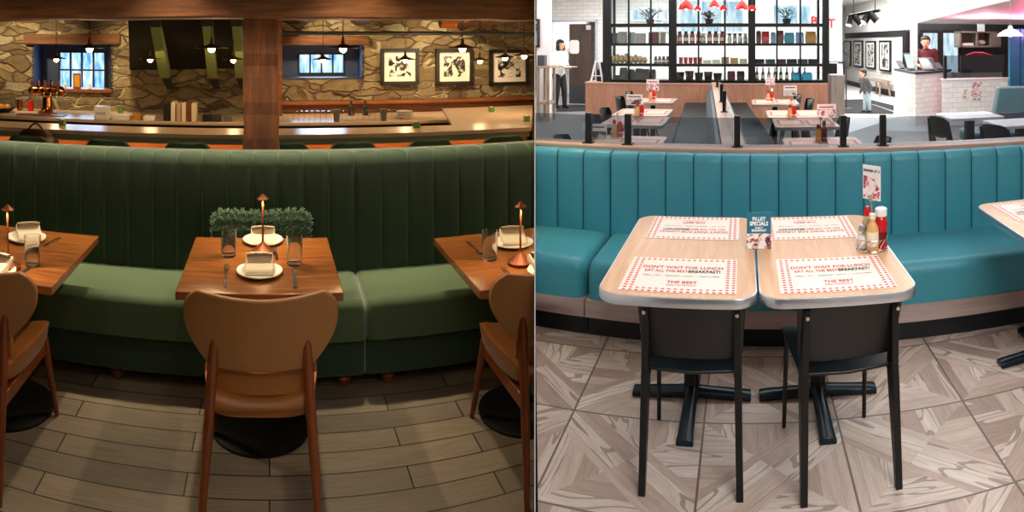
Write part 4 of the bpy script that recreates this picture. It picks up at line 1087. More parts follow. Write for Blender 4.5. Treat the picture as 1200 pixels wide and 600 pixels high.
    lab = ('furthest narrow framed photograph on the receding brick wall', 'second furthest framed photograph on the receding brick wall', 'third framed photograph along the receding wall, above the child', 'framed photograph closest to the tiled counter')
    for k, (x0, x1, y0, y1) in enumerate(((990.5, 998, 48, 77), (1002, 1012, 47.5, 78.5), (1016.5, 1027, 48, 80.5), (1032.5, 1045, 47.5, 83.5))):
        p0, p1 = g(x0, .04), g(x1, .04); w = (p1-p0).length; c = (p0+p1)/2; r = c.length; zc = CZ-((y0+y1)/2-HY)/F*r; h = (y1-y0)/F*r
        t = thing('framed_picture', R, (c.x, c.y, zc), lab[k], 'picture', 'framed photographs on the brick wall', yaw)
        bm = B(); f = .05
        for q_ in ((-w/2, w/2, h/2-f, h/2), (-w/2, w/2, -h/2, -h/2+f), (-w/2, -w/2+f, -h/2, h/2), (w/2-f, w/2, -h/2, h/2)): bx(bm, q_[0], q_[1], -.03, .03, q_[2], q_[3])
        mesh('frame', bm, 'frame_black', t); bm = B(); bx(bm, -w/2+f, w/2-f, -.01, .02, -h/2+f, h/2-f); mesh('mat', bm, 'mat_white', t)
        bm = B(); bx(bm, -w*.32, w*.32, -.016, -.008, -h*.38, h*.38); mesh('print', bm, 'grey_print_%d' % k, t)
    # dark end panel beside the counter
    p = g(1066, .0); bm = B(); D = 15.6; bx(bm, R.X(1062, D), R.X(1070, D), D, D+.4, FZ, R.Z(1066, 37, D)); struct('trim_14', bm, 'frame_black', R)
    D = 15.9; x0 = R.X(1012, D); x1 = R.X(1066, D)
    # arched soffit over the lobby
    bm = B(); pts = []
    xa, xb = R.X(1012, D), R.X(1068, D); zt_, zl = CEIL, 2.36
    arch = [(xb-(xb-xa)*(1-(1-k/10)**2.2), 0) for k in range(11)]
    poly = [(xb, zl)]+[(xb-(xb-xa)*k/12*1.0, zl+(2.98-zl)*math.sin(PI/2*min(1, k/9))) for k in range(13)]+[(xa, CEIL), (xb, CEIL)]
    prism_y(bm, poly, D, D+.12); struct('trim_15', bm, 'ceiling_white', R, label='white arched soffit over the lobby')
    return g, yaw

def right_bench():
    R = RB
    D = 3.94; zt_ = CZ-133/740*D
    s0 = R.X(716, D); sp = .178
    xs_r = [s0+sp*k for k in range(0, 21)]
    xs_l = [s0-.008-sp*k for k in (6, 5, 4, 3, 2, 1, 0)]
    seatz = FZ+.434
    for sm, lab, x0, x1 in ((xs_l, 'short teal vinyl bench section beside the white partition', xs_l[0], s0-.008), (xs_r, 'long teal vinyl channel-back bench behind the two joined tables', s0, xs_r[-1])):
        t = thing('banquette', R, (0, 0, 0), lab, 'banquette', 'teal vinyl banquettes')
        bk, pb = tufted_back(sm, D, FZ+.36, zt_, .12, .016, .035); mesh('backrest', bk, 'teal_vinyl', t, ang=50); mesh('seam_line', pb, 'teal_seam', t)
        lx0 = x0
        x1s = x1
        bm = cushion(lx0+.004, x1s-.004, 3.37, D+.0, seatz-.215, seatz, .06, .012, 30); mesh('seat', bm, 'teal_seat', t, ang=60)
        bm = B(); bx(bm, lx0, x1s, 3.36, D+.1, FZ+.125, seatz-.215); mesh('seat_rail', bm, 'rail_laminate', t)
        bm = B(); bx(bm, lx0, x1s, 3.43, D+.1, FZ, FZ+.125); mesh('plinth', bm, 'plinth_black', t)
    # low partition behind the bench: carcass, wooden cap, posts, glass
    t = thing('bench_partition', R, (0, 0, 0), 'low partition with a pale wooden cap behind the teal bench', 'partition')
    x0, x1 = TBR*4.05-.35, 3.1
    bm = B(); bx(bm, x0, x1, 4.07, 4.2, FZ, zt_+.0); mesh('carcass', bm, 'counter_laminate', t, smooth=False)
    bm = B(); bx(bm, x0, x1, 4.03, 4.23, zt_-.004, zt_+.026); mesh('cap', bm, 'cap_laminate', t, bevel=.004)
    zc = zt_+.026; ptop = R.Z(736, 133.5, 4.13)
    P = None; pxs = (690, 736, 864, 988, 1034.5)
    pl = ('black square post on the wooden cap nearest the white partition', 'second black post on the wooden cap, before the low sign card', 'black post on the cap where the booth divider meets it', 'black post on the cap before the table with the pink card', 'black post on the cap beside the lobby floor')
    gt = R.Z(950, 138, 4.13)
    for px, lb in zip(pxs, pl):
        p = V(R.X(px, 4.13), 4.13, zc)
        bm = B(); box(bm, p+V(0, 0, (ptop-zc)/2), (.042, .042, ptop-zc)); P = mesh('post', bm, 'black_metal', t, bevel=.003)
        bm = B(); box(bm, p+V(0, 0, .004), (.07, .07, .008)); mesh('foot_plate', bm, 'black_metal', P)
    prev = x0+.02; nm = ('first', 'second', 'third', 'fourth', 'fifth', 'sixth')
    for k, px in enumerate(pxs+(1300,)):
        q = R.X(px, 4.13)-.024 if px < 1300 else x1-.02
        bm = B(); bx(bm, prev, q, 4.126, 4.134, zc+.001, gt); mesh('glass_pane', bm, 'smoked_glass', t, smooth=False); prev = R.X(px, 4.13)+.024 if px < 1300 else 0

def placemat(room, p, label, group, yaw=0, proto=[None]):
    if proto[0] is None or proto[0][1] != 'near':
        t = thing('placemat', room, p, label, 'placemat', group, yaw)
        bm = B(); bx(bm, -.215, .215, -.18, .18, 0, .0012); mesh('paper', bm, 'placemat_paper', t, smooth=False)
        Z = .0022
        text('heading', "DON'T WAIT FOR LUNCH", .040, 'ink_red', t, (0, .07, Z), sx=.68, bold=.0006)
        text('heading', "EAT ALL THE BEST", .036, 'ink_red', t, (-.062, .03, Z), sx=.58, bold=.0004)
        text('heading', "BREAKFAST!", .040, 'ink_black', t, (.088, .03, Z), sx=.58, bold=.001)
        text('small_print', "OPEN 6 - 2PM   |   BREAKFAST - LUNCH   |   7 DAYS A WEEK", .017, 'ink_black', t, (0, -.02, Z), sx=.66)
        text('logo', "THE BEST", .034, 'ink_red', t, (.01, -.083, Z), sx=.8, bold=.0005)
        text('logo', "RESTAURANT", .020, 'ink_red', t, (.01, -.112, Z), sx=.9)
        proto[0] = (t, 'near'); return t
    return dup(proto[0][0], room, p, label, yaw, group)
def caddy(room, p, tail, grp, full=True):
    """wire condiment caddy and what stands in it"""
    t = thing('condiment_caddy', room, p, 'wire condiment caddy '+tail, 'caddy', 'wire condiment caddies')
    bm = B(); ring = [(.068*math.cos(2*PI*k/28), .068*math.sin(2*PI*k/28)) for k in range(28)]
    for z in (.004, .05): tube(bm, [(x, y, z) for x, y in ring], .0022, 6, True)
    for k in range(0, 28, 2): cone(bm, (*ring[k], .004), (*ring[(k+3) % 28], .05), .0014, .0014, 5)
    for k in range(4): cone(bm, (-.065, -.048+.032*k, .004), (.065, -.048+.032*k, .004), .0014, .0014, 5)
    mesh('wire_basket', bm, 'silver', t)
    bm = B(); cone(bm, (.0, 0, .004), (0, 0, .215), .003, .003, 8); bx(bm, -.012, .012, -.004, .004, .205, .23); mesh('sign_holder', bm, 'silver', t)
    return t
def bottle(name, prof, mat, cap, capmat, room, p, label, cat, grp, lab=None):
    t = thing(name, room, p, label, cat, grp)
    bm = B(); lathe(bm, prof, 24); mesh('bottle_body', bm, mat, t, ang=45)
    bm = B(); lathe(bm, cap, 24); mesh('cap', bm, capmat, t, ang=45)
    if lab:
        bm = B(); lathe(bm, [(lab[0], lab[1]), (lab[0]+.0008, lab[1]), (lab[0]+.0008, lab[2]), (lab[0], lab[2])], 24); mesh('label', bm, lab[3], t)
    return t
RT = [V(-.240, 2.735, FZ), V(.348, 2.735, FZ), V(1.545, 2.76, FZ)]
def right_tables():
    W, Wd = .583, 1.045
    labs = ('wood-topped table with rounded metal edge, the one further from the condiments', 'wood-topped table with rounded metal edge holding the condiment caddy', 'wood-topped table cut off at the outer edge beyond the condiments')
    T = None
    for p, lb in zip(RT, labs):
        if T is None:
            t = thing('dining_table', R, p, lb, 'table', 'wood-topped tables along the teal bench')
            o = rrect(W, Wd, .085, 8); i = rrect(W-.012, Wd-.012, .08, 8)
            bm = B(); prism(bm, i, .722, .75); mesh('tabletop', bm, 'laminate', t, smooth=False)
            bm = B(); loft(bm, [[V(x, y, z) for x, y in q] for q, z in ((i, .715), (rrect(W-.004, Wd-.004, .084, 8), .713), (o, .717), (o, .745), (rrect(W-.004, Wd-.004, .084, 8), .749), (i, .749))], False, False); mesh('edge_band', bm, 'aluminium', t, ang=60)
            cy = .20
            bm = B(); bx(bm, -.2, .2, cy-.2, cy+.14, .70, .716); cone(bm, (0, cy, .05), (0, cy, .705), .036, .036, 20); mesh('column', bm, 'black_metal', t)
            for k, (dx, dy, ln) in enumerate(((0, -1, .37), (1, 0, .275), (0, 1, .30), (-1, 0, .275))):
                bm = B(); rings = []
                for q, (w, h) in enumerate(((.036, .075), (.034, .066), (.030, .05), (.033, .036), (.036, .03))):
                    s_ = (0, .06, .16, .85, 1.0)[q]*ln; sx_, sy_ = -dy, dx
                    z0 = 0 if q in (3, 4) else .012
                    rings.append([V(dx*s_+sx_*a, cy+dy*s_+sy_*a, z) for a, z in ((-w, z0), (w, z0), (w, h*.7), (w*.5, h), (-w*.5, h), (-w, h*.7))])
                loft(bm, rings); mesh('foot', bm, 'base_metal', t, bevel=.004)
            T = t
        else: dup(T, R, p, lb)
    # black plywood chairs with wide tapered back legs
    C = None
    for p, yaw, lb in ((R.fl(809.5, 583), 0.0, 'black plywood chair pushed under the table further from the condiments'), (R.fl(998, 582), math.radians(5), 'black plywood chair pushed under the table with the condiment caddy'), (V(1.66, 2.25, FZ), 0.0, 'black plywood chair at the cut off outer table')):
        if C is None:
            t = thing('dining_chair', R, p, lb, 'chair', 'black plywood chairs', yaw); C = t
            hw = .2
            bm = B(); rows = [[], []]; N = 16; Mz = 8
            for side, off in ((0, 0), (1, .011)):
                for j in range(Mz+1):
                    v = j/Mz; z = .475+.235*v; w = hw*(1-.07*(1-v))*(1-.05*max(0, (v-.85)/.15)**2-.07*max(0, (.15-v)/.15)**2)
                    rows[side].append([bm.verts.new(V(-w+2*w*i/N, .03+.45*(w*(-1+2*i/N))**2*1.0-.045*v+.02*(1-v)+off, z)) for i in range(N+1)])
            for s_ in (0, 1):
                for j in range(Mz):
                    for i in range(N): bm.faces.new((rows[s_][j][i], rows[s_][j][i+1], rows[s_][j+1][i+1], rows[s_][j+1][i]))
            for j in range(Mz):
                for i in (0, N): bm.faces.new((rows[0][j][i], rows[0][j+1][i], rows[1][j+1][i], rows[1][j][i]))
            for i in range(N):
                for j in (0, Mz): bm.faces.new((rows[0][j][i], rows[0][j][i+1], rows[1][j][i+1], rows[1][j][i]))
            mesh('backrest', bm, 'black_ply', t, bevel=.004)
            bm = B(); rings = []
            for k in range(13):
                v = k/12; y = .035+.42*v; w = .178+.02*v-.02*max(0, (v-.85)/.15)**2; z = .445+.012*v-.02*math.sin(PI*v)*.6-.03*max(0, (v-.82)/.18)**2
                rings.append([V(-w, y, z+.004), V(0, y, z-.006), V(w, y, z+.004), V(w, y, z-.008), V(0, y, z-.018), V(-w, y, z-.008)])
            loft(bm, rings); mesh('seat', bm, 'black_ply', t, bevel=.003)
            for sx in (-1, 1):
                # flat steel back leg: broad at the seat, tapering to floor and to the top of the back
                pr = [(-.035, 0), (-.012, 0), (.095, .40), (.095, .455), (.035, .70), (.012, .70), (-.008, .44)]
                pr = [(-.02, 0), (.004, 0), (.075, .40), (.07, .46), (.012, .695), (-.008, .695), (.005, .45), (-.002, .40)]
                bm = B(); xx = sx*.166
                loft(bm, [[V(xx+a+sx*.012*(1-z/.7)*1.0, y, z) for y, z in pr] for a in (-.013, .013)]); mesh('leg', bm, 'black_metal', t, bevel=.003, smooth=False)
                bm = B(); tube(bm, [(sx*.178, .46, 0), (sx*.172, .42, .43)], [.009, .011], 12); mesh('leg', bm, 'black_metal', t)
                bm = B(); cone(bm, (xx+sx*.002, -.032, .675), (xx+sx*.002, -.020, .675), .007, .008, 14); mesh('bolt', bm, 'silver', t)
                bm = B(); bx(bm, xx-.012, xx+.012, .05, .43, .415, .44); mesh('side_rail', bm, 'black_metal', t)
        else: dup(C, R, p, lb, yaw)
    # placemats
    def tp(px, py): return R.az(px, py, TZ+.0008)
    zz = TZ+.0008
    nx = RT[0].x; fx = RT[1].x
    mats = [((nx, 2.435), 0, 'red checked paper placemat nearest the chair, table further from the condiments'), ((fx, 2.435), 0, 'red checked paper placemat nearest the chair, beside the condiment caddy'),
            ((nx+.005, 3.055), PI, 'red checked paper placemat on the bench side, table further from the condiments'), ((fx-.03, 3.055), PI, 'red checked paper placemat on the bench side, behind the teal menu card'),
            ((RT[2].x, 3.06), PI, 'red checked paper placemat on the cut off outer table, bench side'), ((RT[2].x, 2.46), 0, 'red checked paper placemat on the cut off outer table, chair side')]
    for (x, y), yw, lb in mats: placemat(R, (x, y, zz), lb, 'red checked paper placemats', yw)
    # standing menu card
    p = R.az(889.5, 292, TZ); p.z = TZ
    t = thing('menu_card', R, p, 'small teal standing menu card between the two joined tables', 'menu card', None, 0)
    w, h = .106, .152
    bm = B(); loft(bm, [[V(-w/2, y, z) for y, z in ((0, 0), (.03, h), (.033, h), (.066, 0), (.063, 0), (.0315, h-.006), (.003, 0))], [V(w/2, y, z) for y, z in ((0, 0), (.03, h), (.033, h), (.066, 0), (.063, 0), (.0315, h-.006), (.003, 0))]]); mesh('card', bm, 'card_teal', t, smooth=False)
    sl = math.atan2(.03, h); c_ = lambda v, o=.0006: (0, .03*v-o, h*v)
    bm = B(); loft(bm, [[V(x, .03*v-o, h*v) for x, v in ((-w/2, .01), (w/2, .01), (w/2, .40), (.02, .43), (-w/2, .42))] for o in (.0004, .0012)]); mesh('food_photo', bm, 'food_print', t, smooth=False)
    rx = PI/2-sl
    text('lettering', 'FILLET', .021, 'ink_white', t, c_(.82), (rx, 0, 0), bold=.0007); text('lettering', 'SPECIALS', .0235, 'ink_white', t, c_(.69), (rx, 0, 0), bold=.0009, sx=.85)
    text('lettering', 'DAILY', .012, 'ink_white', t, c_(.575), (rx, 0, 0), bold=.0004); text('lettering', 'BREAKFAST', .0125, 'ink_white', t, c_(.505), (rx, 0, 0), bold=.0005)
    # caddy with condiments
    p = R.az(1021.5, 291, TZ); p.z = TZ+.0005
    t = caddy(R, p, 'with a picture card at the end of the joined tables', None)
    # picture card clipped on the holder
    cw, chh = .098, .15; bm = B(); bx(bm, -cw/2, cw/2, -.0012, .0012, -.0, chh); cd_ = mesh('sign_card', bm, 'white_plastic', t, smooth=False, loc=(0, 0, .212)); cd_.rotation_euler = (0, 0, math.radians(-50))
    bm = B(); bx(bm, -cw/2+.004, cw/2-.004, -.0018, -.0012, .006, chh*.68); mesh('sign_photo', bm, 'food_print_pink', cd_, smooth=False)
    text('lettering', 'DINNER AT 4', .015, 'ink_black', cd_, (0, -.002, chh*.84), (PI/2, 0, 0), bold=.0006)
    z = p.z+.006
    bottle('ketchup_bottle', [(0, 0), (.027, 0), (.029, .006), (.027, .03), (.025, .075), (.029, .1), (.027, .118), (.018, .135), (.014, .14), (0, .14)], 'ketchup_red', [(0, .137), (.026, .137), (.027, .142), (.026, .168), (.02, .172), (0, .172)], 'white_plastic', R, p+V(.04, -.008, .006), 'red ketchup squeeze bottle with a white lid in the caddy', 'bottle', None, (.0262, .022, .07, 'dark_red_label'))
    bottle('hot_sauce_bottle', [(0, 0), (.025, 0), (.026, .004), (.026, .095), (.018, .112), (.012, .118), (.012, .135), (0, .135)], 'sauce_tan', [(0, .134), (.014, .134), (.014, .155), (0, .157)], 'label_cream', R, p+V(-.004, -.036, .006), 'tan sauce bottle with a cream cap in front of the ketchup', 'bottle', None, (.0262, .02, .08, 'label_cream'))
    t2 = thing('salt_shaker', R, p+V(-.042, -.006, .006), 'glass salt shaker with a steel lid in the caddy', 'shaker')
    bm = B(); lathe(bm, [(0, 0), (.022, 0), (.024, .004), (.021, .055), (.018, .078), (0, .078)], 12); mesh('glass_body', bm, 'clear_glass', t2, smooth=False); bm = B(); lathe(bm, [(0, .003), (.020, .003), (.018, .052), (0, .054)], 12); mesh('salt', bm, 'salt_white', t2)
    bm = B(); lathe(bm, [(.019, .076), (.02, .08), (.018, .094), (.01, .1), (0, .1)], 20); mesh('cap', bm, 'steel', t2)
    bottle('mustard_bottle', [(0, 0), (.023, 0), (.025, .005), (.025, .1), (.017, .125), (.012, .132), (0, .132)], 'mustard', [(0, .13), (.018, .13), (.018, .15), (.008, .17), (0, .17)], 'ketchup_red', R, p+V(-.012, .034, .006), 'tan mustard bottle with a red cap at the back of the caddy', 'bottle', None)
ORD = ('first', 'second', 'third', 'fourth', 'fifth', 'sixth', 'seventh', 'eighth', 'ninth', 'tenth', 'eleventh', 'twelfth')
def display():
    D = 13.0
    a, b = R.X(686, D), R.X(985, D); zt = R.Z(835, 97.5, D)
    t = thing('display_counter', R, (0, 0, 0), 'long wood panelled counter wall under the black display shelves', 'counter')
    bm = B(); bx(bm, a, b, D, D+.55, FZ, zt-.03); mesh('wood_panel', bm, 'counter_laminate', t, smooth=False)
    bm = B(); bx(bm, a-.01, b+.01, D-.01, D+.56, zt-.03, zt); mesh('countertop', bm, 'cap_laminate', t)
    x0, x1 = R.X(706, D), R.X(972, D); px = (711, 788, 881, 968); wid = (10, 9, 8.5, 8)
    zs = [R.Z(835, y, D) for y in (28.5, 51.5, 76, 95.5)]
    t = thing('display_shelf', R, (0, 0, 0), 'tall black steel display shelving glazed with small panes, standing on the wooden counter', 'display shelf')
    top = CEIL-.25
    for c, w in zip(px, wid):
        bm = B(); h = w/2/F*D; bx(bm, R.X(c, D)-h, R.X(c, D)+h, D+.0, D+.14, zt, top); mesh('post', bm, 'black_metal', t, smooth=False)
    for z, q in zip(zs, (.085, .07, .07, .075)):
        bm = B(); bx(bm, x0, x1, D+.03, D+.5, z-q/2-.004, z+q/2-.02); mesh('shelf', bm, 'black_metal', t, smooth=False)
    bm = B(); bx(bm, x0, x1, D+.03, D+.5, top-.06, top); bx(bm, x0, x1, D+.03, D+.5, zt, zt+.05); mesh('frame', bm, 'black_metal', t, smooth=False)
    bm = B()
    for c in (736.5, 762.5, 818.5, 849.5, 910.5, 938): bx(bm, R.X(c, D)-.018, R.X(c, D)+.018, D+.01, D+.05, zt, top)
    for c in (714.5, 962): bx(bm, R.X(c, D)-.03, R.X(c, D)+.03, D+.45, D+.5, zt, top)
    mesh('mullion', bm, 'black_metal', t, smooth=False)
    bm = B(); bx(bm, x0, x1, D+.054, D+.058, zt+.05, top); mesh('glass_pane', bm, 'pane_glass', t, smooth=False)
    dy = D+.24
    def Zs(k): return zs[k]+(.042, .035, .035, .037)[k]-.0195
    def item(name, kind, pxc, wpx, hpx, k, m, label, cat, grp):
        w, h = wpx/F*D, hpx/F*D*1.02; p = V(R.X(pxc, dy), dy, Zs(k))
        bm = B()
        if kind == 'box': bx(bm, -w/2, w/2, -.1, .1, 0, h); return single(name, bm, m, R, p, label, cat, grp, smooth=False)
        if kind == 'bag':
            loft(bm, [[V(x*w/2*q, y*.1*q2, h*z) for x, y in ((-1, -1), (1, -1), (1, 1), (-1, 1))] for z, q, q2 in ((0, .92, 1), (.5, 1, 1), (.85, .95, .5), (1, .9, .1))]); return single(name, bm, m, R, p, label, cat, grp, bevel=.01)
        if kind == 'jar':
            t = thing(name, R, p, label, cat, grp)
            lathe(bm, [(0, 0), (w*.48, 0), (w*.5, h*.06), (w*.5, h*.6), (w*.3, h*.78), (0, h*.78)], 14); mesh('jar_body', bm, m, t)
            bm = B(); lathe(bm, [(w*.3, h*.77), (w*.34, h*.8), (w*.34, h), (0, h)], 14); mesh('cap', bm, 'black_metal' if m != 'steel' else 'white_plastic', t)
            bm = B(); lathe(bm, [(w*.502, h*.2), (w*.51, h*.2), (w*.51, h*.48), (w*.502, h*.48)], 14); mesh('label', bm, 'label_cream', t); return t
        if kind == 'loaf':
            ball(bm, (0, 0, h*.5), w/2, .12, h*.52, 14, 9); return single(name, bm, m, R, p, label, cat, grp)
        if kind == 'pot':
            lathe(bm, [(0, 0), (w*.4, 0), (w*.5, h), (w*.45, h), (w*.38, h*.1), (0, h*.1)], 14); return single(name, bm, m, R, p, label, cat, grp)
        if kind == 'bottle':
            t = thing(name, R, p, label, cat, grp)
            lathe(bm, [(0, 0), (w*.5, 0), (w*.5, h*.5), (w*.2, h*.7), (w*.2, h), (0, h)], 12); mesh('bottle_body', bm, m, t); bm = B(); lathe(bm, [(w*.505, h*.12), (w*.515, h*.12), (w*.515, h*.42), (w*.505, h*.42)], 12); mesh('label', bm, 'label_cream', t); return t
    for k, (x, w, h, m) in enumerate(((721, 6, 12, 'grey_steel_plate'), (730, 9, 13.5, 'ash_wood'), (741, 7, 13, 'steel'), (751, 11, 11.5, 'rail_laminate'), (766.5, 12, 13, 'dark_red_label'), (777, 6, 12.5, 'ash_wood'))):
        item('carton', 'box', x, w, h, 1, m, ('narrow grey carton at the door end of the second display shelf', 'brown carton, second from the door end, second shelf', 'silver carton beside the brown one, second display shelf', 'wide mauve carton in the first bay, second display shelf', 'wide dark red carton in the first bay, second display shelf', 'narrow brown carton against the second black post')[k], 'carton', 'cartons in the first display bay')
    for k in range(8): item('bread_loaf', 'loaf', 718.5+5.3*k, 6.6, (9, 11, 10, 12, 9, 10.5, 9, 8)[k], 2, 'sauce_tan', 'golden bread loaf, %s from the door end of the third shelf' % ORD[k], 'bread', 'bread loaves on the third display shelf')
    for k in range(5): item('preserve_jar', 'jar', 769.5+4.6*k-1, 4.4, 8.5, 2, ('bag_leather', 'ketchup_red', 'dark_red_label', 'ketchup_red', 'bag_leather')[k], '%s small preserve jar after the loaves on the third shelf' % ORD[k], 'jar', 'preserve jars beside the loaves')
    for k, (x, w, h) in enumerate(((724, 8, 5), (731, 9, 14), (740, 8, 12), (749, 9, 13), (757, 9, 12.5), (765, 7, 12))): item('coffee_bag', 'bag', x, w, h, 3, 'dark_paint' if k in (0, 2) else 'bag_leather', '%s dark coffee bag from the door end, bottom display shelf' % ORD[k], 'bag', 'dark coffee bags on the bottom display shelf')
    for k in range(8): item('sauce_jar', 'jar', 796.5+7.4*k-(0 if k < 4 else 2), 6.4, 14 if k != 4 else 12, 1, ('red_enamel', 'dark_red_label', 'red_enamel', 'ketchup_red', 'steel', 'ketchup_red', 'dark_red_label', 'ketchup_red')[k], '%s sauce jar from the second black post, second shelf' % ORD[k], 'jar', 'sauce jars in the middle display bay')
    for k in range(4): item('pale_jar', 'jar', 855+6.2*k, 5.2, 11.5, 1, ('label_cream', 'rail_laminate', 'aluminium', 'steel')[k], '%s pale jar after the red sauce jars, second shelf' % ORD[k], 'jar', 'pale jars in the middle display bay')
    for k in range(5): item('red_pot', 'pot', 800+5.6*k-2, 5.2, 7.5, 2, 'red_enamel', '%s red pot from the second black post, third shelf' % ORD[k], 'pot', 'red pots in the middle display bay')
    for k in range(5): item('pastry_box', 'box', 829+10.5*k, 9, (4.5, 5, 8, 7, 6)[k], 2, ('label_cream', 'label_cream', 'cap_laminate', 'sauce_tan', 'label_cream')[k], '%s low pastry box after the red pots, third shelf' % ORD[k], 'box', 'pastry boxes in the middle display bay')
    for k in range(5): item('black_basket', 'pot', 798+11*k-1, 10.5, (9, 10.5, 8.5, 9.5, 8)[k], 3, 'dark_paint', '%s black basket from the second black post, bottom shelf' % ORD[k], 'basket', 'black baskets in the middle display bay')
    for k in range(2): item('gift_box', 'bag', 857+11*k, 9.5, 10.5, 3, ('dark_red_label', 'bag_leather')[k], ('dark red gift bag after the black baskets, bottom shelf', 'brown gift bag against the third black post, bottom shelf')[k], 'bag', 'gift bags in the middle display bay')
    for k, (x, w, h, m) in enumerate(((889, 6, 14.5, 'dark_red_label'), (897, 9.5, 14, 'red_enamel'), (906, 6, 13, 'screen_blue'), (914, 9, 15, 'dark_red_label'), (925, 12, 12.5, 'leaf_teal'), (937, 10, 13, 'screen_blue'), (950, 13, 14, 'amber'))):
        item('snack_bag', 'bag', x, w, h, 1, m, ('dark red', 'bright red', 'narrow pale blue', 'crimson', 'teal', 'wide pale blue', 'amber')[k]+' snack bag in the last display bay, second shelf', 'bag', 'snack bags in the last display bay')
    for k in range(6): item('dark_tray', 'box', 890+12.6*k, 11.5, 5.5, 2, ('dark_paint', 'grey_steel_plate', 'bag_leather', 'dark_paint', 'grey_steel_plate', 'dark_paint')[k], '%s low dark tray after the third black post, third shelf' % ORD[k], 'tray', 'dark trays in the last display bay')
    for k in range(9): item('wine_bottle', 'bottle', 887+7*k, 4.2, 15, 3, 'dark_paint', '%s dark bottle after the third black post, bottom shelf' % ORD[k], 'bottle', 'dark bottles in the last display bay')
    for k in range(2): item('blue_pouch', 'bag', 933+12*k, 12, 9, 3, 'teal_paint', ('blue pouch in front of the dark bottles, nearer the third post', 'blue pouch in front of the dark bottles, nearer the lobby')[k], 'pouch', 'blue pouches in the last display bay')
    for o in list(bpy.data.objects):
        if o.name.startswith('blue_pouch') and o.get('category'): o.matrix_world = o.matrix_world @ Matrix.Translation(V(0, -.13, 0))
    # trailing plants on the top shelf
    for (cx, wpx, hpx, m, lb) in ((762, 34, 20, 'leaf_dark', 'dark leafy plant on the top display shelf, first bay'), (831, 24, 14, 'leaf_dark', 'dark leafy plant behind the red lamps'), (922, 30, 20, 'leaf_teal', 'bluish leafy plant on the top display shelf, last bay')):
        p = V(R.X(cx, dy+.05), dy+.05, Zs(0)); t = thing('potted_plant', R, p, lb, 'plant', 'plants on the top display shelf')
        bm = B(); lathe(bm, [(0, 0), (.07, 0), (.1, .1), (.085, .1), (0, .09)], 16); mesh('pot', bm, 'dark_paint', t)
        bm = B(); rd = random.Random(cx); w, h = wpx/2/F*D, hpx/F*D
        for k in range(170):
            a = rd.uniform(0, 2*PI); rr = math.sqrt(rd.random()); c = V(w*rr*math.cos(a), .16*rr*math.sin(a), .08+h*.85*(rd.random()**.8)*(1-rr*.35))
            d = V(math.cos(a), .5*math.sin(a), rd.uniform(-.4, .8)).normalized(); u, q = basis(d); l = rd.uniform(.04, .075)
            vs = [bm.verts.new(c+s) for s in (d*-l*.5, u*l*.38, d*l*.6, u*-l*.38)]; bm.faces.new(vs)
        mesh('foliage', bm, m, t, smooth=False)
        bm = B()
        for k in range(14):
            a = rd.uniform(0, 2*PI); tube(bm, [(0, 0, .08), (w*.4*math.cos(a), .06*math.sin(a), .08+h*.4), (w*.85*math.cos(a), .13*math.sin(a), .08+h*rd.uniform(.3, .8))], .006, 5)
        mesh('stem', bm, m, t)
    # red pendant lamps
    P = None
    for k, (px, w, yb) in enumerate(((804, 19, 11), (817.5, 9.5, 12), (837, 13.5, 8), (847.5, 10.5, 12), (869.5, 17, 11), (881.5, 11, 12))):
        Dl = 8.5 if w > 12 else 11.5; p = V(R.X(px, Dl), Dl, R.Z(px, yb, Dl)); r = w/2/F*Dl
        lb = ('large red pendant lamp nearest the kitchen door', 'small red pendant lamp second from the kitchen door', 'medium red pendant lamp before the middle display bay', 'small red pendant lamp hung lower in the middle of the cluster', 'large red pendant lamp before the third display post', 'small red pendant lamp furthest from the kitchen door')[k]
        t = thing('pendant_lamp', R, p, lb, 'pendant lamp', 'red pendant lamps')
        bm = B(); lathe(bm, [(.02, r*1.15), (r*.42, r*1.0), (r*.8, r*.55), (r, 0), (r*.97, 0), (r*.76, r*.53), (r*.4, r*.94), (.02, r*1.08)], 28); mesh('lamp_shade', bm, 'red_enamel', t)
        bm = B(); ball(bm, (0, 0, r*.25), r*.3); mesh('bulb', bm, 'bulb', t)
        bm = B(); cone(bm, (0, 0, r*1.1), (0, 0, CEIL-p.z), .006, .006, 6); mesh('cord', bm, 'frame_black', t)
    Dl = 14.6; p = V(R.X(772, Dl), Dl, R.Z(772, 25, Dl)); r = .19
    t = thing('pendant_lamp', R, p, 'white pendant lamp seen through the first display bay', 'pendant lamp')
    bm = B(); lathe(bm, [(.03, .24), (.05, .17), (r, .02), (r, 0), (r*.95, .01), (.04, .15), (.03, .2)], 24); mesh('lamp_shade', bm, 'aluminium', t); bm = B(); cone(bm, (0, 0, .2), (0, 0, CEIL-p.z), .008, .008, 6); mesh('cord', bm, 'aluminium', t)
    # small wooden rack/easel and dark box on the counter end
    p = V(R.X(700, D+.25), D+.25, zt)
    t = thing('display_easel', R, p, 'small white folding easel on the counter end by the kitchen door', 'easel'); h = R.Z(700, 71, D)-zt
    for x in (-.13, .13):
        bm = B(); loft(bm, [[V(x+a, -.06+b_, 0) for a, b_ in ((-.02, 0), (.02, 0), (.02, .03), (-.02, .03))], [V(x*.25+a, 0+b_, h) for a, b_ in ((-.02, 0), (.02, 0), (.02, .03), (-.02, .03))]]); mesh('leg', bm, 'white_paint', t)
    bm = B(); bx(bm, -.12, .12, -.06, -.03, h*.25, h*.29); mesh('crossbar', bm, 'white_paint', t); bm = B(); cone(bm, (0, .2, 0), (0, .02, h*.95), .015, .015, 8); mesh('leg', bm, 'white_paint', t)
    bm = B(); bx(bm, -.12, .06, -.05, .1, 0, R.Z(702, 73, D+.4)-zt); single('black_screen', bm, 'black_metal', R, V(R.X(703, D+.4)+.06, D+.38, zt), 'black boxy screen behind the white easel on the counter', 'screen')
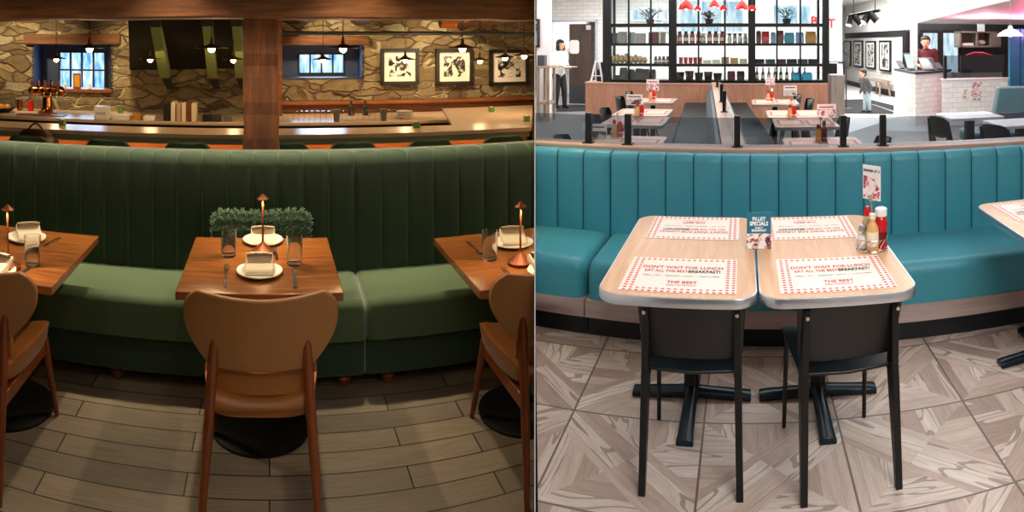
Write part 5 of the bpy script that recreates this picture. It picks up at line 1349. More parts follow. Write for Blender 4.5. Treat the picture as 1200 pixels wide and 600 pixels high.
    # till screen, hand gel and frame at the lobby end of the counter
    p = V(R.X(968.5, D-.02)+.12, D+.12, zt)
    t = thing('till_screen', R, p, 'white backed till screen at the lobby end of the wooden counter', 'screen'); h = .42
    bm = B(); bx(bm, -.14, .14, -.02, .02, .08, h); mesh('case', bm, 'white_plastic', t, bevel=.01); bm = B(); bx(bm, -.12, .12, -.025, -.02, .1, h-.02); mesh('screen', bm, 'screen_dark', t); bm = B(); bx(bm, -.09, .09, -.06, .08, 0, .015); cone(bm, (0, .02, .01), (0, .02, .1), .02, .02, 10); mesh('stand', bm, 'white_plastic', t)
    p = V(R.X(974.5, D+.15), D+.15, zt); bm = B(); lathe(bm, [(0, 0), (.08, 0), (.085, .02), (.085, .14), (.03, .19), (.02, .26), (0, .26)], 18); single('soap_bottle', bm, 'clear_glass', R, p, 'clear pump bottle on the counter end beside the till screen', 'bottle')
    Db = 15.4; p = R.at(979, 84, Db); w, h = 22/F*Db, 24/F*Db
    t = thing('notice_board', R, p, 'black framed white notice standing behind the counter end', 'notice board')
    bm = B()
    for q in ((-w/2, w/2, h/2-.04, h/2), (-w/2, w/2, -h/2, -h/2+.04), (-w/2, -w/2+.04, -h/2, h/2), (w/2-.04, w/2, -h/2, h/2)): bx(bm, q[0], q[1], -.03, .03, q[2], q[3])
    mesh('frame', bm, 'frame_black', t); bm = B(); bx(bm, -w/2+.03, w/2-.03, 0, .02, -h/2+.03, h/2-.03); mesh('panel', bm, 'white_plastic', t)
    for x in (-w/2+.03, w/2-.03):
        bm = B(); bx(bm, x-.02, x+.02, -.02, .02, FZ-p.z, -h/2); mesh('leg', bm, 'frame_black', t)
    # red letters on the wall behind
    Dt = 16.9; p = R.at(964, 26, Dt)
    t = thing('wall_letters', R, p, 'red letters on the white brick wall beyond the display shelves', 'letters')
    text('lettering', 'B', .34, 'ink_red', t, (R.X(954, Dt)-p.x, 0, R.Z(954, 25, Dt)-p.z), (PI/2, 0, 0), bold=.01, extrude=.01)
    text('lettering', 'T', .34, 'ink_red', t, (R.X(974.5, Dt)-p.x, 0, R.Z(974.5, 28, Dt)-p.z), (PI/2, 0, 0), bold=.01, extrude=.01)

def booths():
    # long wooden divider with padded benches along both sides
    n, f = V(R.X(863, 4.45), 4.45), V(R.X(839, 12.6), 12.6)
    d = (f-n).normalized(); s = V(-d.y, d.x)          # s points towards the kitchen-door side
    ln = (f-n).length; yaw = math.atan2(d.y, d.x)
    t = thing('booth_divider', R, (n.x, n.y, FZ), 'long low divider with a pale wooden cap between the two booth rows', 'partition', None, yaw)
    bm = B(); bx(bm, 0, ln, -.07, .07, 0, .83); mesh('carcass', bm, 'counter_laminate', t, smooth=False)
    bm = B(); bx(bm, 0, ln, -.09, .09, .83, .86); mesh('cap', bm, 'cap_laminate', t, bevel=.003)
    lb = (('dark padded bench running along the divider, kitchen-door side', 1), ('dark padded bench running along the divider, lobby side', -1))
    for nm, sg in lb:
        b = thing('booth_bench', R, (n.x, n.y, FZ), nm, 'bench', 'dark booth benches along the divider', yaw)
        bm = B(); y0, y1 = sorted((sg*.10, sg*.62)); prism(bm, rrect(ln-.3, y1-y0, .06, 5, ln/2+.1, (y0+y1)/2), .26, .46); mesh('seat', bm, 'dark_vinyl', b, bevel=.03, bseg=3)
        bm = B(); bx(bm, .1, ln-.15, min(sg*.12, sg*.56), max(sg*.12, sg*.56), 0, .26); mesh('base', bm, 'plinth_black', b)
        bm = B(); rings = []
        N = 44
        for k in range(N+1):
            x = .06+(ln-.2)*k/N; q = .018*abs(math.sin(PI*k/2))
            e = min(1, min(k, N-k)/2.0); zt = .60+.205*math.sin(PI/2*e) if k else .55
            rings.append([V(x, sg*y, z) for y, z in ((.092, .44), (.18+q, .46), (.165+q, .62), (.13, zt), (.092, zt))])
        loft(bm, rings); mesh('backrest', bm, 'slate_vinyl', b)
    P = None
    for px, r, lb_ in ((841, 11.2, 'black post furthest along the booth divider'), (847.5, 8.4, 'black post in the middle of the booth divider'), (850, 7.2, 'second closest black post on the booth divider')):
        k = (r-n.y)/d.y; p = n+d*k
        xl = (p-n).length
        bm = B(); box(bm, (xl, 0, .86+.12), (.044, .044, .24)); P = mesh('post', bm, 'black_metal', t)
        bm = B(); box(bm, (xl, 0, .864), (.08, .08, .008)); mesh('foot_plate', bm, 'black_metal', P)
    bm = B(); bx(bm, .1, ln-.1, -.004, .004, .862, 1.05); mesh('glass_pane', bm, 'pane_glass', t, smooth=False)
    # tables
    W, Wd = .70, .82; T = None; tabs = []
    spec = ((731, 5.6, 'wood-topped booth table just behind the glass, kitchen-door side'), (746, 7.2, 'second booth table along the kitchen-door side row'), (754, 8.08, 'third booth table along the kitchen-door side row'), (765, 9.75, 'furthest booth table on the kitchen-door side, against the wood counter'),
            (966, 5.55, 'wood-topped booth table just behind the glass, lobby side'), (943, 7.1, 'second booth table along the lobby side row'), (931, 7.98, 'third booth table along the lobby side row'), (908, 9.6, 'furthest booth table on the lobby side, against the wood counter'))
    for px, y, lb_ in spec:
        p = V(R.X(px, y), y, FZ)
        if T is None:
            t = thing('booth_table', R, p, lb_, 'table', 'wood-topped booth tables'); T = t
            bm = B(); prism(bm, rrect(W-.012, Wd-.012, .06, 6), .722, .75); mesh('tabletop', bm, 'booth_laminate', t, smooth=False)
            bm = B(); prism(bm, rrect(W, Wd, .066, 6), .714, .747); mesh('edge_band', bm, 'aluminium', t)
            bm = B(); cone(bm, (0, 0, .03), (0, 0, .715), .04, .04, 16); mesh('column', bm, 'black_metal', t)
            bm = B(); box(bm, (0, 0, .025), (.5, .07, .05)); box(bm, (0, 0, .024), (.07, .55, .048)); mesh('base', bm, 'base_metal', t)
        else: dup(T, R, p, lb_)
        tabs.append(p)
    # small placemats, two to a table across the booth
    m = None; z = TZ+.0006; side = ('bench side', 'chair side')
    for k, p in enumerate(tabs):
        for j, dx in enumerate((.165, -.165)):
            if k >= 4: dx = -dx
            q = V(p.x+dx, p.y, z); lb_ = 'orange printed placemat, %s of the %s' % (side[j], spec[k][2].replace('wood-topped ', ''))
            if len(lb_.split()) > 16: lb_ = ' '.join(lb_.split()[:16])
            if m is None:
                m = thing('booth_placemat', R, q, lb_, 'placemat', 'orange placemats on the booth tables')
                bm = B(); bx(bm, -.14, .14, -.2, .2, 0, .001); mesh('paper', bm, 'booth_paper', m, smooth=False)
            else: dup(m, R, q, lb_)
    # caddies, bottles, sign cards
    C = None
    cad = ((0, -.12, .30, 'kitchen-door row, table just behind the glass'), (1, -.02, .34, 'kitchen-door row, second table'), (3, -.02, .1, 'kitchen-door row, furthest table'), (4, -.02, .10, 'lobby row, table just behind the glass'), (5, -.12, .36, 'lobby row, second table'), (7, -.07, .1, 'lobby row, furthest table'))
    for k, dx, dy, tail in cad:
        p = tabs[k]; c = V(p.x+dx, p.y+dy, TZ+.0008)
        if C is None: C = caddy(R, c, 'on the '+tail, None)
        else: dup(C, R, c, 'wire condiment caddy on the '+tail)
        for j, (ox, oy, mt, cp, h, nm) in enumerate(((.03, -.01, 'ketchup_red', 'white_plastic', .19, 'red ketchup bottle'), (-.025, -.025, 'sauce_tan' if k != 4 else 'amber', 'ketchup_red' if k != 4 else 'bag_leather', .16, 'amber sauce bottle' if k == 4 else 'tan sauce bottle'), (-.02, .03, 'salt_white', 'steel', .11, 'white salt shaker'))):
            if k == 4 and j == 0: mt, nm = 'bag_leather', 'brown sauce bottle'; cp = 'dark_red_label'
            r = .026
            bottle('condiment_bottle', [(0, 0), (r, 0), (r, h*.6), (r*.45, h*.75), (r*.45, h*.8), (0, h*.8)], mt, [(0, h*.78), (r*.7, h*.78), (r*.6, h), (0, h)], cp, R, c+V(ox, oy, .006), '%s on the %s' % (nm, tail), 'bottle', 'condiments on the booth tables')
    S = None
    cards = ((0, 697, 145, 165, 30, 'white_plastic', 'white sign card on the booth table just behind the glass, kitchen-door row', 5.75), (2, 743.5, 110.5, 123, 20, 'white_plastic', 'white sign card at the third table of the kitchen-door row', 8.1), (3, 765, 93, 106, 15, 'food_print_pink', 'pink sign card above the furthest table of the kitchen-door row', 9.85),
             (7, 902.5, 91, 99.5, 11, 'food_print_pink', 'pink sign card above the furthest table of the lobby row', 9.7), (6, 926, 100, 112, 16, 'white_plastic', 'white sign card at the third table of the lobby row', 8.15), (5, 968.5, 122, 138, 22.5, 'food_print_pink', 'pink picture card standing on the second table of the lobby row', 7.3))
    for k, px, y0, y1, w, mt, lb_, y in cards:
        zb = R.Z(px, y1, y); zt = R.Z(px, y0, y); zb = max(zb, TZ+.002); ww = w/F*y; p = V(R.X(px, y), y, TZ+.001)
        t = thing('sign_card', R, p, lb_, 'sign card', 'sign cards on the booth tables')
        bm = B(); bx(bm, -ww/2, ww/2, -.002, .002, zb-p.z, zt-p.z); mesh('card', bm, 'white_plastic', t, smooth=False)
        bm = B(); bx(bm, -ww/2+.006, ww/2-.006, -.004, -.002, zb-p.z+.008, zb-p.z+(zt-zb)*(.62 if mt != 'white_plastic' else .5)); mesh('picture', bm, 'food_print_pink' if mt != 'white_plastic' else 'grey_print_1', t, smooth=False)
        bm = B(); bx(bm, -ww*.38, ww*.38, -.004, -.002, zb-p.z+(zt-zb)*.74, zb-p.z+(zt-zb)*.82); mesh('heading', bm, 'ink_red' if mt != 'white_plastic' else 'ink_black', t, smooth=False)
        bm = B(); cone(bm, (0, .004, 0), (0, .004, zb-p.z+.03), .004, .004, 8); bx(bm, -.03, .03, -.02, .03, 0, .006); mesh('stand', bm, 'steel', t)
    # black shell chairs along the aisle sides
    C = None
    for px, py, sg, lb_ in ((659, 158.5, 1, 'black shell chair at the table just behind the glass, kitchen-door row'), (697, 134.5, 1, 'black shell chair at the second table of the kitchen-door row'), (709.5, 126.5, 1, 'black shell chair at the third table of the kitchen-door row'), (727, 113, 1, 'black shell chair near the furthest table of the kitchen-door row'), (738, 107.5, 1, 'black shell chair against the wood counter behind the white card'),
                            (934, 110.5, -1, 'black shell chair against the wood counter, lobby row'), (948, 115.5, -1, 'black shell chair beside the third table of the lobby row'), (988, 137, -1, 'black shell chair at the second table of the lobby row'), (1034, 160.5, -1, 'black shell chair nearest the glass on the lobby floor')):
        p = R.az(px, py, FZ+.81); p.z = FZ; yaw = 0 if sg > 0 else PI
        if C is None:
            t = thing('shell_chair', R, p, lb_, 'chair', 'black shell chairs at the booth tables', yaw); C = t
            bm = B(); rings = []
            for k in range(11):
                v = k/10; z = .45+.36*v; w = .21*(1-.25*(2*v-1)**2-.3*max(0, (v-.7)/.3)**2); ring = []
                for i in range(13):
                    a = -1+2*i/12; ring.append(V(-.02-.05*v+.1*a*a, a*w, z))
                for i in range(12, -1, -1):
                    a = -1+2*i/12; ring.append(V(-.035-.05*v+.1*a*a, a*w, z))
                rings.append(ring)
            loft(bm, rings); mesh('backrest', bm, 'black_ply', t, ang=60)
            bm = B(); prism(bm, rrect(.44, .42, .1, 6, .2, 0), .435, .455); mesh('seat', bm, 'black_ply', t, bevel=.008)
            for sx in (0, 1):
                for sy in (-1, 1): bm = B(); cone(bm, (-.04+.5*sx, sy*.21, 0), (.04+.33*sx, sy*.16, .44), .011, .013, 8); mesh('leg', bm, 'black_metal', t)
        else: dup(C, R, p, lb_, yaw)

def lobby(g, gyaw):
    # entrance mat with its pale strip, bench by the wall, child, host stand
    q = [R.fl(987, 133.5), R.fl(1047, 133.9), R.fl(1047.5, 124), R.fl(1018, 116.5), R.fl(989, 117)]
    bm = B(); prism(bm, [(v.x, v.y) for v in q], FZ+.0025, FZ+.012); single('entrance_mat', bm, 'rug_black', R, (0, 0, 0), 'black entrance mat under the child', 'mat', smooth=False)
    q = [R.fl(1021, 123), R.fl(1023, 122.5), R.fl(1047.3, 130.5), R.fl(1047.3, 132)]
    bm = B(); prism(bm, [(v.x, v.y) for v in q], FZ+.0125, FZ+.016); single('floor_strip', bm, 'aluminium', R, (0, 0, 0), 'pale metal strip crossing the black entrance mat', 'strip', smooth=False)
    p = g(1039, .28); t = thing('wall_bench', R, (p.x, p.y, FZ), 'narrow wooden bench against the receding brick wall behind the child', 'bench', None, gyaw)
    L_ = 1.5; bm = B(); bx(bm, -L_/2, L_/2, -.2, .2, .44, .48); mesh('seat', bm, 'ash_wood', t)
    for sx in (-1, 1):
        for sy in (-1, 1): bm = B(); cone(bm, (sx*(L_/2-.04), sy*.17, 0), (sx*(L_/2-.12), sy*.13, .45), .028, .034, 8); mesh('leg', bm, 'ash_wood', t)
    p = R.fl(1016, 132); p.z = FZ+.012
    person('child', R, p, 'small child in a grey sweater and pale jeans standing on the black mat', math.radians(-62), .96, (.01, -.045), [((-.13, -.045, .60), (-.12, -.12, .47)), ((.13, .03, .61), (.12, -.04, .47))], [((-.05, -.02, .27), (-.055, -.03, .05)), ((.055, .02, .27), (.06, .04, .05))], (0, -.075),
           dict(top='sweater_grey', top_name='sweater', legs='jeans_pale', shoe='shoe_dark', sleeve=.92), 'short', 'child', 1.22, 1.38)
    # host stand
    D = 11.9; bm = B(); bx(bm, R.X(974, D), R.X(990, D), D, D+.5, FZ, R.Z(982, 88, D)); t = single('host_stand', bm, 'grey_wood', R, (0, 0, 0), 'grey wooden host stand at the end of the wooden counter', 'stand', smooth=False, bevel=.01)
    p = R.fl(991.5, 128); bm = B(); lathe(bm, [(0, 0), (.17, 0), (.17, .02), (.02, .04), (.02, 1.25), (0, 1.25)], 20); mesh_t = thing('rope_post', R, p, 'slim dark sign post with a round foot beside the host stand', 'post'); mesh('pole', bm, 'grey_steel_plate', mesh_t)
    bm = B(); bx(bm, -.07, .07, -.01, .01, 1.0, 1.32); mesh('sign_plate', bm, 'grey_steel_plate', mesh_t)
    # track lights
    D = 13.5; a, b = R.at(995, 18.5, D), R.at(1031, 12, D-.6)
    t = thing('track_light', R, (0, 0, 0), 'black ceiling track light with four spot heads', 'track light')
    bm = B(); tube(bm, [a, b], .035, 8); mesh('track', bm, 'frame_black', t)
    bm = B(); cone(bm, (a.x+.1, a.y, a.z), (a.x+.1, a.y, CEIL), .012, .012, 6); mesh('hanger', bm, 'frame_black', t); bm = B(); cone(bm, (b.x-.1, b.y, b.z), (b.x-.1, b.y, CEIL), .012, .012, 6); mesh('hanger', bm, 'frame_black', t)
    for k, px in enumerate((996, 1005, 1016, 1023.5)):
        u = (px-995)/36; c = a.lerp(b, u)+V(0, 0, -.11); dr = V((-.05, .14, -.12, .14)[k], -.05, -.16)
        bm = B(); cone(bm, c-dr*.45+V(0, 0, .0), c+dr*.6, .075, .085, 16); mesh('spot_head', bm, 'frame_black', t)
        bm = B(); cone(bm, c+dr*.6, c+dr*.66, .07, .07, 16); mesh('spot_lens', bm, 'white_glow', t)
    # woman at the kitchen door carrying a tray
    p = R.fl(655, 126.5); p.z = FZ
    person('woman', R, p, 'dark haired woman in a white top and black trousers carrying a tray', math.radians(52), 1.72, (.0, -.03), [((-.12, -.01, .64), (-.06, -.15, .615)), ((.12, -.01, .64), (.07, -.15, .615))], [((-.052, -.03, .28), (-.055, .0, .045)), ((.052, -.06, .28), (.06, -.06, .045))], (0, -.012),
           dict(top='shirt_white', top_name='blouse', legs='trousers_black', shoe='shoe_dark', sleeve=.55), 'bob', 'person', 1.0, 1.0)
    pr = V(0, 0, 0); q = Matrix.Rotation(math.radians(52), 3, 'Z') @ V(0, -.21*1.72, 0)
    t = thing('serving_tray', R, (p.x+q.x, p.y+q.y, p.z+.602*1.72), 'pale serving tray held by the woman at the kitchen door', 'tray', None, math.radians(52))
    bm = B(); prism(bm, rrect(.44, .28, .04), 0, .012); mesh('tray_base', bm, 'steel', t); bm = B(); tube(bm, [(x, y, .018) for x, y in rrect(.44, .28, .04)], .008, 6, True); mesh('rim', bm, 'steel', t)
    q = [R.fl(652, 131), R.fl(696, 130), R.fl(697, 123.3), R.fl(654, 123.3)]
    bm = B(); prism(bm, [(v.x, v.y) for v in q], FZ, FZ+.012); single('door_mat', bm, 'rug_black', R, (0, 0, 0), 'dark mat on the floor in front of the kitchen door', 'mat', smooth=False)
    # things along the short wall
    D = 13.25; p = R.at(628, 39, D); w, h = 9/F*D, 35/F*D
    t = thing('framed_picture', R, p, 'black framed picture on the short wall next to the white partition', 'picture')
    bm = B(); 
    for q_ in ((-w/2, w/2, h/2-.04, h/2), (-w/2, w/2, -h/2, -h/2+.04), (w/2-.05, w/2, -h/2, h/2), (-w/2, -w/2+.05, -h/2, h/2)): bx(bm, q_[0], q_[1], -.02, .04, q_[2], q_[3])
    mesh('frame', bm, 'frame_black', t); bm = B(); bx(bm, -w/2+.04, w/2-.04, 0, .03, -h/2+.04, h/2-.04); mesh('print', bm, 'grey_print_2', t)
    D = 12.6; x0, x1 = R.X(628, D)+.02, R.X(643, D); zt = R.Z(638, 80, D)
    t = thing('waiter_station', R, (0, 0, 0), 'tall open wooden frame stand against the short wall', 'stand')
    for x in (x0, x1-.05):
        for y in (D, D+.45): bm = B(); bx(bm, x, x+.05, y, y+.05, FZ, zt); mesh('leg', bm, 'ash_wood', t)
    bm = B(); bx(bm, x0-.02, x1+.02, D-.02, D+.52, zt, zt+.05); mesh('top', bm, 'ash_wood', t); bm = B(); bx(bm, x0, x1, D, D+.5, FZ+.35, FZ+.4); mesh('shelf', bm, 'ash_wood', t)
    p = V((x0+x1)/2-.08, D+.2, zt+.05); bm = B(); bx(bm, -.08, .08, -.1, .1, 0, .22); single('black_box', bm, 'grey_steel_plate', R, p, 'dark grey box on top of the open wooden stand', 'box', bevel=.01)

def service():
    # tiled service counter in front of the dark menu wall
    P1, P2, P3 = R.fl(1049, 137), R.fl(1073, 148.5), R.fl(1104, 143)
    t = thing('service_counter', R, (0, 0, 0), 'white tiled corner counter with a dark stone top', 'counter')
    up = [(P1.x, P1.y), (P2.x, P2.y), (P3.x, P3.y), (P3.x+.35, P3.y+.5), (P2.x+.15, P2.y+.75), (P1.x+.6, P1.y+.35)]
    bm = B(); prism(bm, up, FZ, 1.18); mesh('tiled_front', bm, 'white_tile', t, smooth=False)
    cx, cy = sum(a for a, b in up)/6, sum(b for a, b in up)/6
    bm = B(); prism(bm, [(cx+(a-cx)*1.05, cy+(b-cy)*1.05) for a, b in up], 1.18, 1.225); mesh('countertop', bm, 'grey_steel_plate', t, smooth=False)
    zt = 1.2255
    D = 12.75; bm = B(); bx(bm, R.X(1069, D), R.X(1074.5, D), D, D+.1, FZ, CEIL)
    # man behind the counter
    p = R.fl(1084, 130); p.z = FZ
    p = V(R.X(1085, 14.2), 14.2, FZ)
    person('man', R, p, 'man in a maroon shirt looking down behind the tiled counter', math.radians(-12), 1.80, (-.01, -.04), [((-.14, -.02, .64), (-.09, -.15, .62)), ((.14, -.02, .64), (.09, -.15, .62))], [((-.055, -.02, .28), (-.06, 0, .045)), ((.055, -.02, .28), (.06, 0, .045))], (0, -.03),
           dict(top='shirt_maroon', top_name='shirt', legs='trousers_black', shoe='shoe_dark', sleeve=.6), 'short', 'person', 1.08, 1.0)
    # tills and small devices
    def on(px, dy=0.0):
        k = (px-1049)/(1073-1049) if px < 1073 else (px-1073)/(31)
        a, b = (P1, P2) if px < 1073 else (P2, P3); q = a.lerp(b, max(0, min(1, k))); return V(q.x+.1, q.y+.28+dy, zt)
    for px, w, h, m, lb, nm, cat in ((1056.5, .13, .15, 'grey_steel_plate', 'small grey card reader at the lobby end of the tiled counter', 'card_reader', 'card reader'), (1067, .17, .33, 'screen_blue', 'tilted touch screen at the corner of the tiled counter', 'touch_screen', 'screen'), (1088, .34, .24, 'screen_dark', 'dark till screen in front of the man', 'till_screen', 'screen'), (1100, .2, .13, 'grey_steel_plate', 'low dark printer beside the till screen', 'printer', 'printer')):
        p = on(px); t = thing(nm, R, p, lb, cat)
        bm = B(); loft(bm, [[V(x*w/2, y+z*.35, z*h+.02) for x, y in ((-1, -.03), (1, -.03), (1, .02), (-1, .02))] for z in (0, 1)]); mesh('case', bm, 'frame_black', t, bevel=.008)
        bm = B(); loft(bm, [[V(x*w*.43, y+z*.35, z*h+.02) for x, y in ((-1, -.034), (1, -.034), (1, -.03), (-1, -.03))] for z in (.1, .92)]); mesh('screen', bm, m, t)
        bm = B(); bx(bm, -w*.3, w*.3, -.06, .1, 0, .025); mesh('stand', bm, 'frame_black', t)
    # dark wall with two glazed doors behind, pillar, bulkhead lit pink
    D = 16.6
    bm = B(); bx(bm, R.X(1068, D), R.X(1184, D), D, D+.12, FZ, CEIL); struct('wall_service', bm, 'baseboard_dark', R)
    for k, (a, b) in enumerate(((1080.5, 1100), (1104, 1124))):
        w = struct('window_%d' % (7+k), rbx('w', 'x', a, b, 37.5, 95, D-.05, .04), 'daylight_pale', R, label='tall pale glazed panel in the dark wall behind the man' if k == 0 else 'tall pale glazed panel in the dark wall beside the shelf')
        bm = B(); xa, xb = R.X(a, D-.08), R.X(b, D-.08); za, zb = R.Z((a+b)/2, 95, D-.08), R.Z((a+b)/2, 37.5, D-.08)
        for q in ((xa-.05, xa+.03, za, zb), (xb-.03, xb+.05, za, zb), (xa, xb, zb-.03, zb+.06)): bx(bm, q[0], q[1], D-.1, D-.04, q[2], q[3])
        mesh('window_frame', bm, 'frame_black', w)
    D = 15.0
    bm = B(); bx(bm, R.X(1075, D), R.X(1240, D), D, D+.12, R.Z(1140, 28, D), CEIL); struct('trim_16', bm, 'white_paint', R, label='white bulkhead washed with pink light')
    bm = B(); a0, a1 = R.X(1075, D), R.X(1240, D); loft(bm, [[V(a0, D, R.Z(1140, 27, D)), V(a1, D, R.Z(1140, 27, D)), V(a1, D, R.Z(1140, 27, D)+.03), V(a0, D, R.Z(1140, 27, D)+.03)], [V(a0, 9.2, R.Z(1100, -4, 9.2)), V(a1, 9.2, R.Z(1100, -4, 9.2)), V(a1, 9.2, R.Z(1100, -4, 9.2)+.03), V(a0, 9.2, R.Z(1100, -4, 9.2)+.03)]])
    struct('trim_17', bm, 'white_paint', R, label='sloping white ceiling panel washed with pink light')
    light('SPOT', R, (R.X(1200, 13.4), 13.2, 1.75), 420, (1, .08, .22), .1, target=(R.X(1200, 13.4), 12.6, 3.2), spot=150, blend=.9)
    light('SPOT', R, (R.X(1150, 13.4), 13.0, 1.75), 230, (1, .30, .42), .1, target=(R.X(1140, 13.4), 12.8, 3.2), spot=140, blend=.9)
    D = 12.75; bm = B(); bx(bm, R.X(1069.5, D), R.X(1075.5, D), D+.02, D+.2, 1.23, CEIL); struct('column', bm, 'white_tile', R, label='slim tiled pillar rising from the counter corner')
    # low white wall with glass guard, chalk panel and posters
    D = 11.9; a, b = R.X(1106, D), R.X(1181, D); zt2 = R.Z(1143, 93.5, D)
    bm = B(); bx(bm, a, b, D, D+.14, FZ, zt2); struct('wall_low', bm, 'white_tile', R)
    bm = B(); bx(bm, a-.02, b+.02, D-.02, D+.16, zt2, zt2+.03); struct('trim_18', bm, 'white_paint', R)
    t = thing('glass_guard', R, (0, 0, zt2+.03), 'clear counter guard with two black posts on the low white wall', 'glass guard'); gz = R.Z(1143, 65, D)-zt2-.03
    for x in (a+.05, b-.05): bm = B(); bx(bm, x-.03, x+.03, D+.04, D+.1, 0, gz); mesh('post', bm, 'frame_black', t)
    bm = B(); bx(bm, a+.08, b-.08, D+.066, D+.074, .005, gz); mesh('glass_pane', bm, 'smoked_glass', t, smooth=False)
    Dc = 12.6; bm = rbx('c', 'x', 1126, 1175, 65, 85, Dc, .05); single('chalk_board', bm, 'chalk_black', R, (0, 0, 0), 'long dark chalk board behind the glass guard', 'board', smooth=False)
    bm = B(); bx(bm, R.X(1122, Dc), R.X(1178, Dc), Dc+.02, Dc+.5, FZ, R.Z(1150, 85, Dc)); single('prep_counter', bm, 'steel', R, (0, 0, 0), 'steel preparation counter behind the low white wall', 'counter', smooth=False)
    bm = B(); p = R.at(1147, 64, 12.75); tube(bm, [p+V(-.3, 0, -.02), p+V(-.1, 0, .03), p+V(.1, 0, .02), p+V(.33, 0, -.03)], [.02, .035, .035, .015], 10); single('folded_cloth', bm, 'dark_red_label', R, (0, 0, 0), 'dark red folded cloth lying on top of the chalk board', 'cloth')
    Dp = D-.012
    for nm, x0, x1, y0, y1, m in (('pink poster highest of the three on the low white wall', 1139.5, 1151, 96, 104, 'food_print_pink'), ('narrow poster nearest the tiled counter on the low white wall', 1128.5, 1134, 105.5, 116, 'food_print'), ('lower poster under the pink one on the low white wall', 1138, 1149.5, 105.5, 117.5, 'food_print')):
        bm = rbx('p', 'x', x0, x1, y0, y1, Dp, .01); single('poster', bm, m, R, (0, 0, 0), nm, 'poster', 'posters on the low white wall', smooth=False)
    # wall box shelf
    Ds = 15.9; t = thing('wall_shelf', R, (0, 0, 0), 'grey wooden box shelf with two open compartments on the dark wall', 'shelf')
    xa, xb, xm = R.X(1124.5, Ds), R.X(1173, Ds), R.X(1145, Ds); za, zb = R.Z(1148, 55.5, Ds), R.Z(1148, 36.5, Ds)
    bm = B()
    for q in ((xa, xb, zb-.05, zb), (xa, xb, za, za+.05), (xa, xa+.05, za, zb), (xm-.02, xm+.03, za, zb), (R.X(1161, Ds), xb, za, zb)): bx(bm, q[0], q[1], Ds, Ds+.45, q[2], q[3])
    bx(bm, xa, xb, Ds+.43, Ds+.45, za, zb); mesh('box_frame', bm, 'grey_wood', t, smooth=False)
    bm = B(); bx(bm, xa+.1, xm-.08, Ds+.05, Ds+.35, za+.052, za+.12); single('folded_paper', bm, 'white_plastic', R, (0, 0, 0), 'white paper stack in the first compartment of the box shelf', 'paper', smooth=False)
    bm = B(); ball(bm, (R.X(1153, Ds), Ds+.2, za+.13), .13, .12, .078); single('crumpled_cloth', bm, 'white_plastic', R, (0, 0, 0), 'crumpled white cloth in the second compartment of the box shelf', 'cloth')
    bm = rbx('n', 'x', 1145.5, 1154, 27, 37, Ds-.05, .02); single('paper_notice', bm, 'white_plastic', R, (0, 0, 0), 'white paper notice above the box shelf', 'notice', smooth=False)
    # white pendant
    Dl = 8.6; p = V(R.X(1184, Dl), Dl, R.Z(1184, 42.5, Dl)); r = 17/F*Dl/1.0
    t = thing('pendant_lamp', R, p, 'white glass pendant lamp above the slate booth', 'pendant lamp')
    bm = B(); lathe(bm, [(.02, .16), (.035, .14), (.04, .11), (r*.55, .085), (r*.93, .03), (r, 0), (r*.9, .012), (r*.5, .07), (.03, .1)], 32); mesh('lamp_shade', bm, 'white_plastic', t)
    bm = B(); ball(bm, (0, 0, .035), .05); mesh('bulb', bm, 'white_glow', t); bm = B(); cone(bm, (0, 0, .15), (0, 0, CEIL-p.z), .006, .006, 6); mesh('cord', bm, 'aluminium', t)
    # teal curtain-like wall panels
    D = 13.4
    for k, (a, b) in enumerate(((1183.5, 1195), (1196.5, 1225))):
        bm = rbx('t', 'x', a, b, 34, 150, D, .1); single('teal_panel', bm, 'teal_paint', R, (0, 0, 0), ('narrow teal wall panel above the slate booth', 'teal wall panel cut off at the outer edge')[k], 'panel', 'teal wall panels', smooth=False)
    # slate booth, white tables, chairs
    D = 8.4; t = thing('slate_booth', R, (0, 0, 0), 'slate blue padded booth with a high back and rounded seat', 'booth')
    xa = R.X(1170, D); zt3 = R.Z(1185, 102, D); zs = FZ+.47
    bm = B(); loft(bm, [[V(xa-.1, D, zs-.05), V(xa+2.2, D, zs-.05), V(xa+2.2, D+.16, zs-.05), V(xa-.1, D+.16, zs-.05)], [V(xa+.06, D+.12, zt3), V(xa+2.2, D+.12, zt3-.03), V(xa+2.2, D+.24, zt3-.03), V(xa+.06, D+.24, zt3)]]); mesh('backrest', bm, 'slate_vinyl', t, bevel=.03, bseg=3)
    s0 = R.X(1139, 7.7); bm = B(); prism(bm, rrect(2.9, .75, .22, 8, s0+1.45, 8.0), zs-.15, zs); mesh('seat', bm, 'slate_vinyl', t, bevel=.04, bseg=3)
    bm = B(); prism(bm, rrect(2.6, .6, .12, 6, s0+1.5, 8.05), FZ, zs-.15); mesh('base', bm, 'plinth_black', t)
    Tt = None
    for (px, y, lb) in ((1136, 7.35, 'white topped table in front of the low white wall'), (1196, 6.5, 'white topped table cut off at the outer edge by the slate booth')):
        p = V(R.X(px, y), y, FZ)
        if Tt is None:
            t = thing('white_table', R, p, lb, 'table', 'white topped tables'); Tt = t
            bm = B(); prism(bm, rrect(.70, .62, .04), .72, .75); mesh('tabletop', bm, 'white_plastic', t)
            bm = B(); bx(bm, -.05, .05, -.05, .05, .03, .72); mesh('column', bm, 'black_metal', t); bm = B(); prism(bm, rrect(.5, .45, .05), 0, .03); mesh('base', bm, 'black_metal', t)
        else: dup(Tt, R, p, lb)
    C2 = None
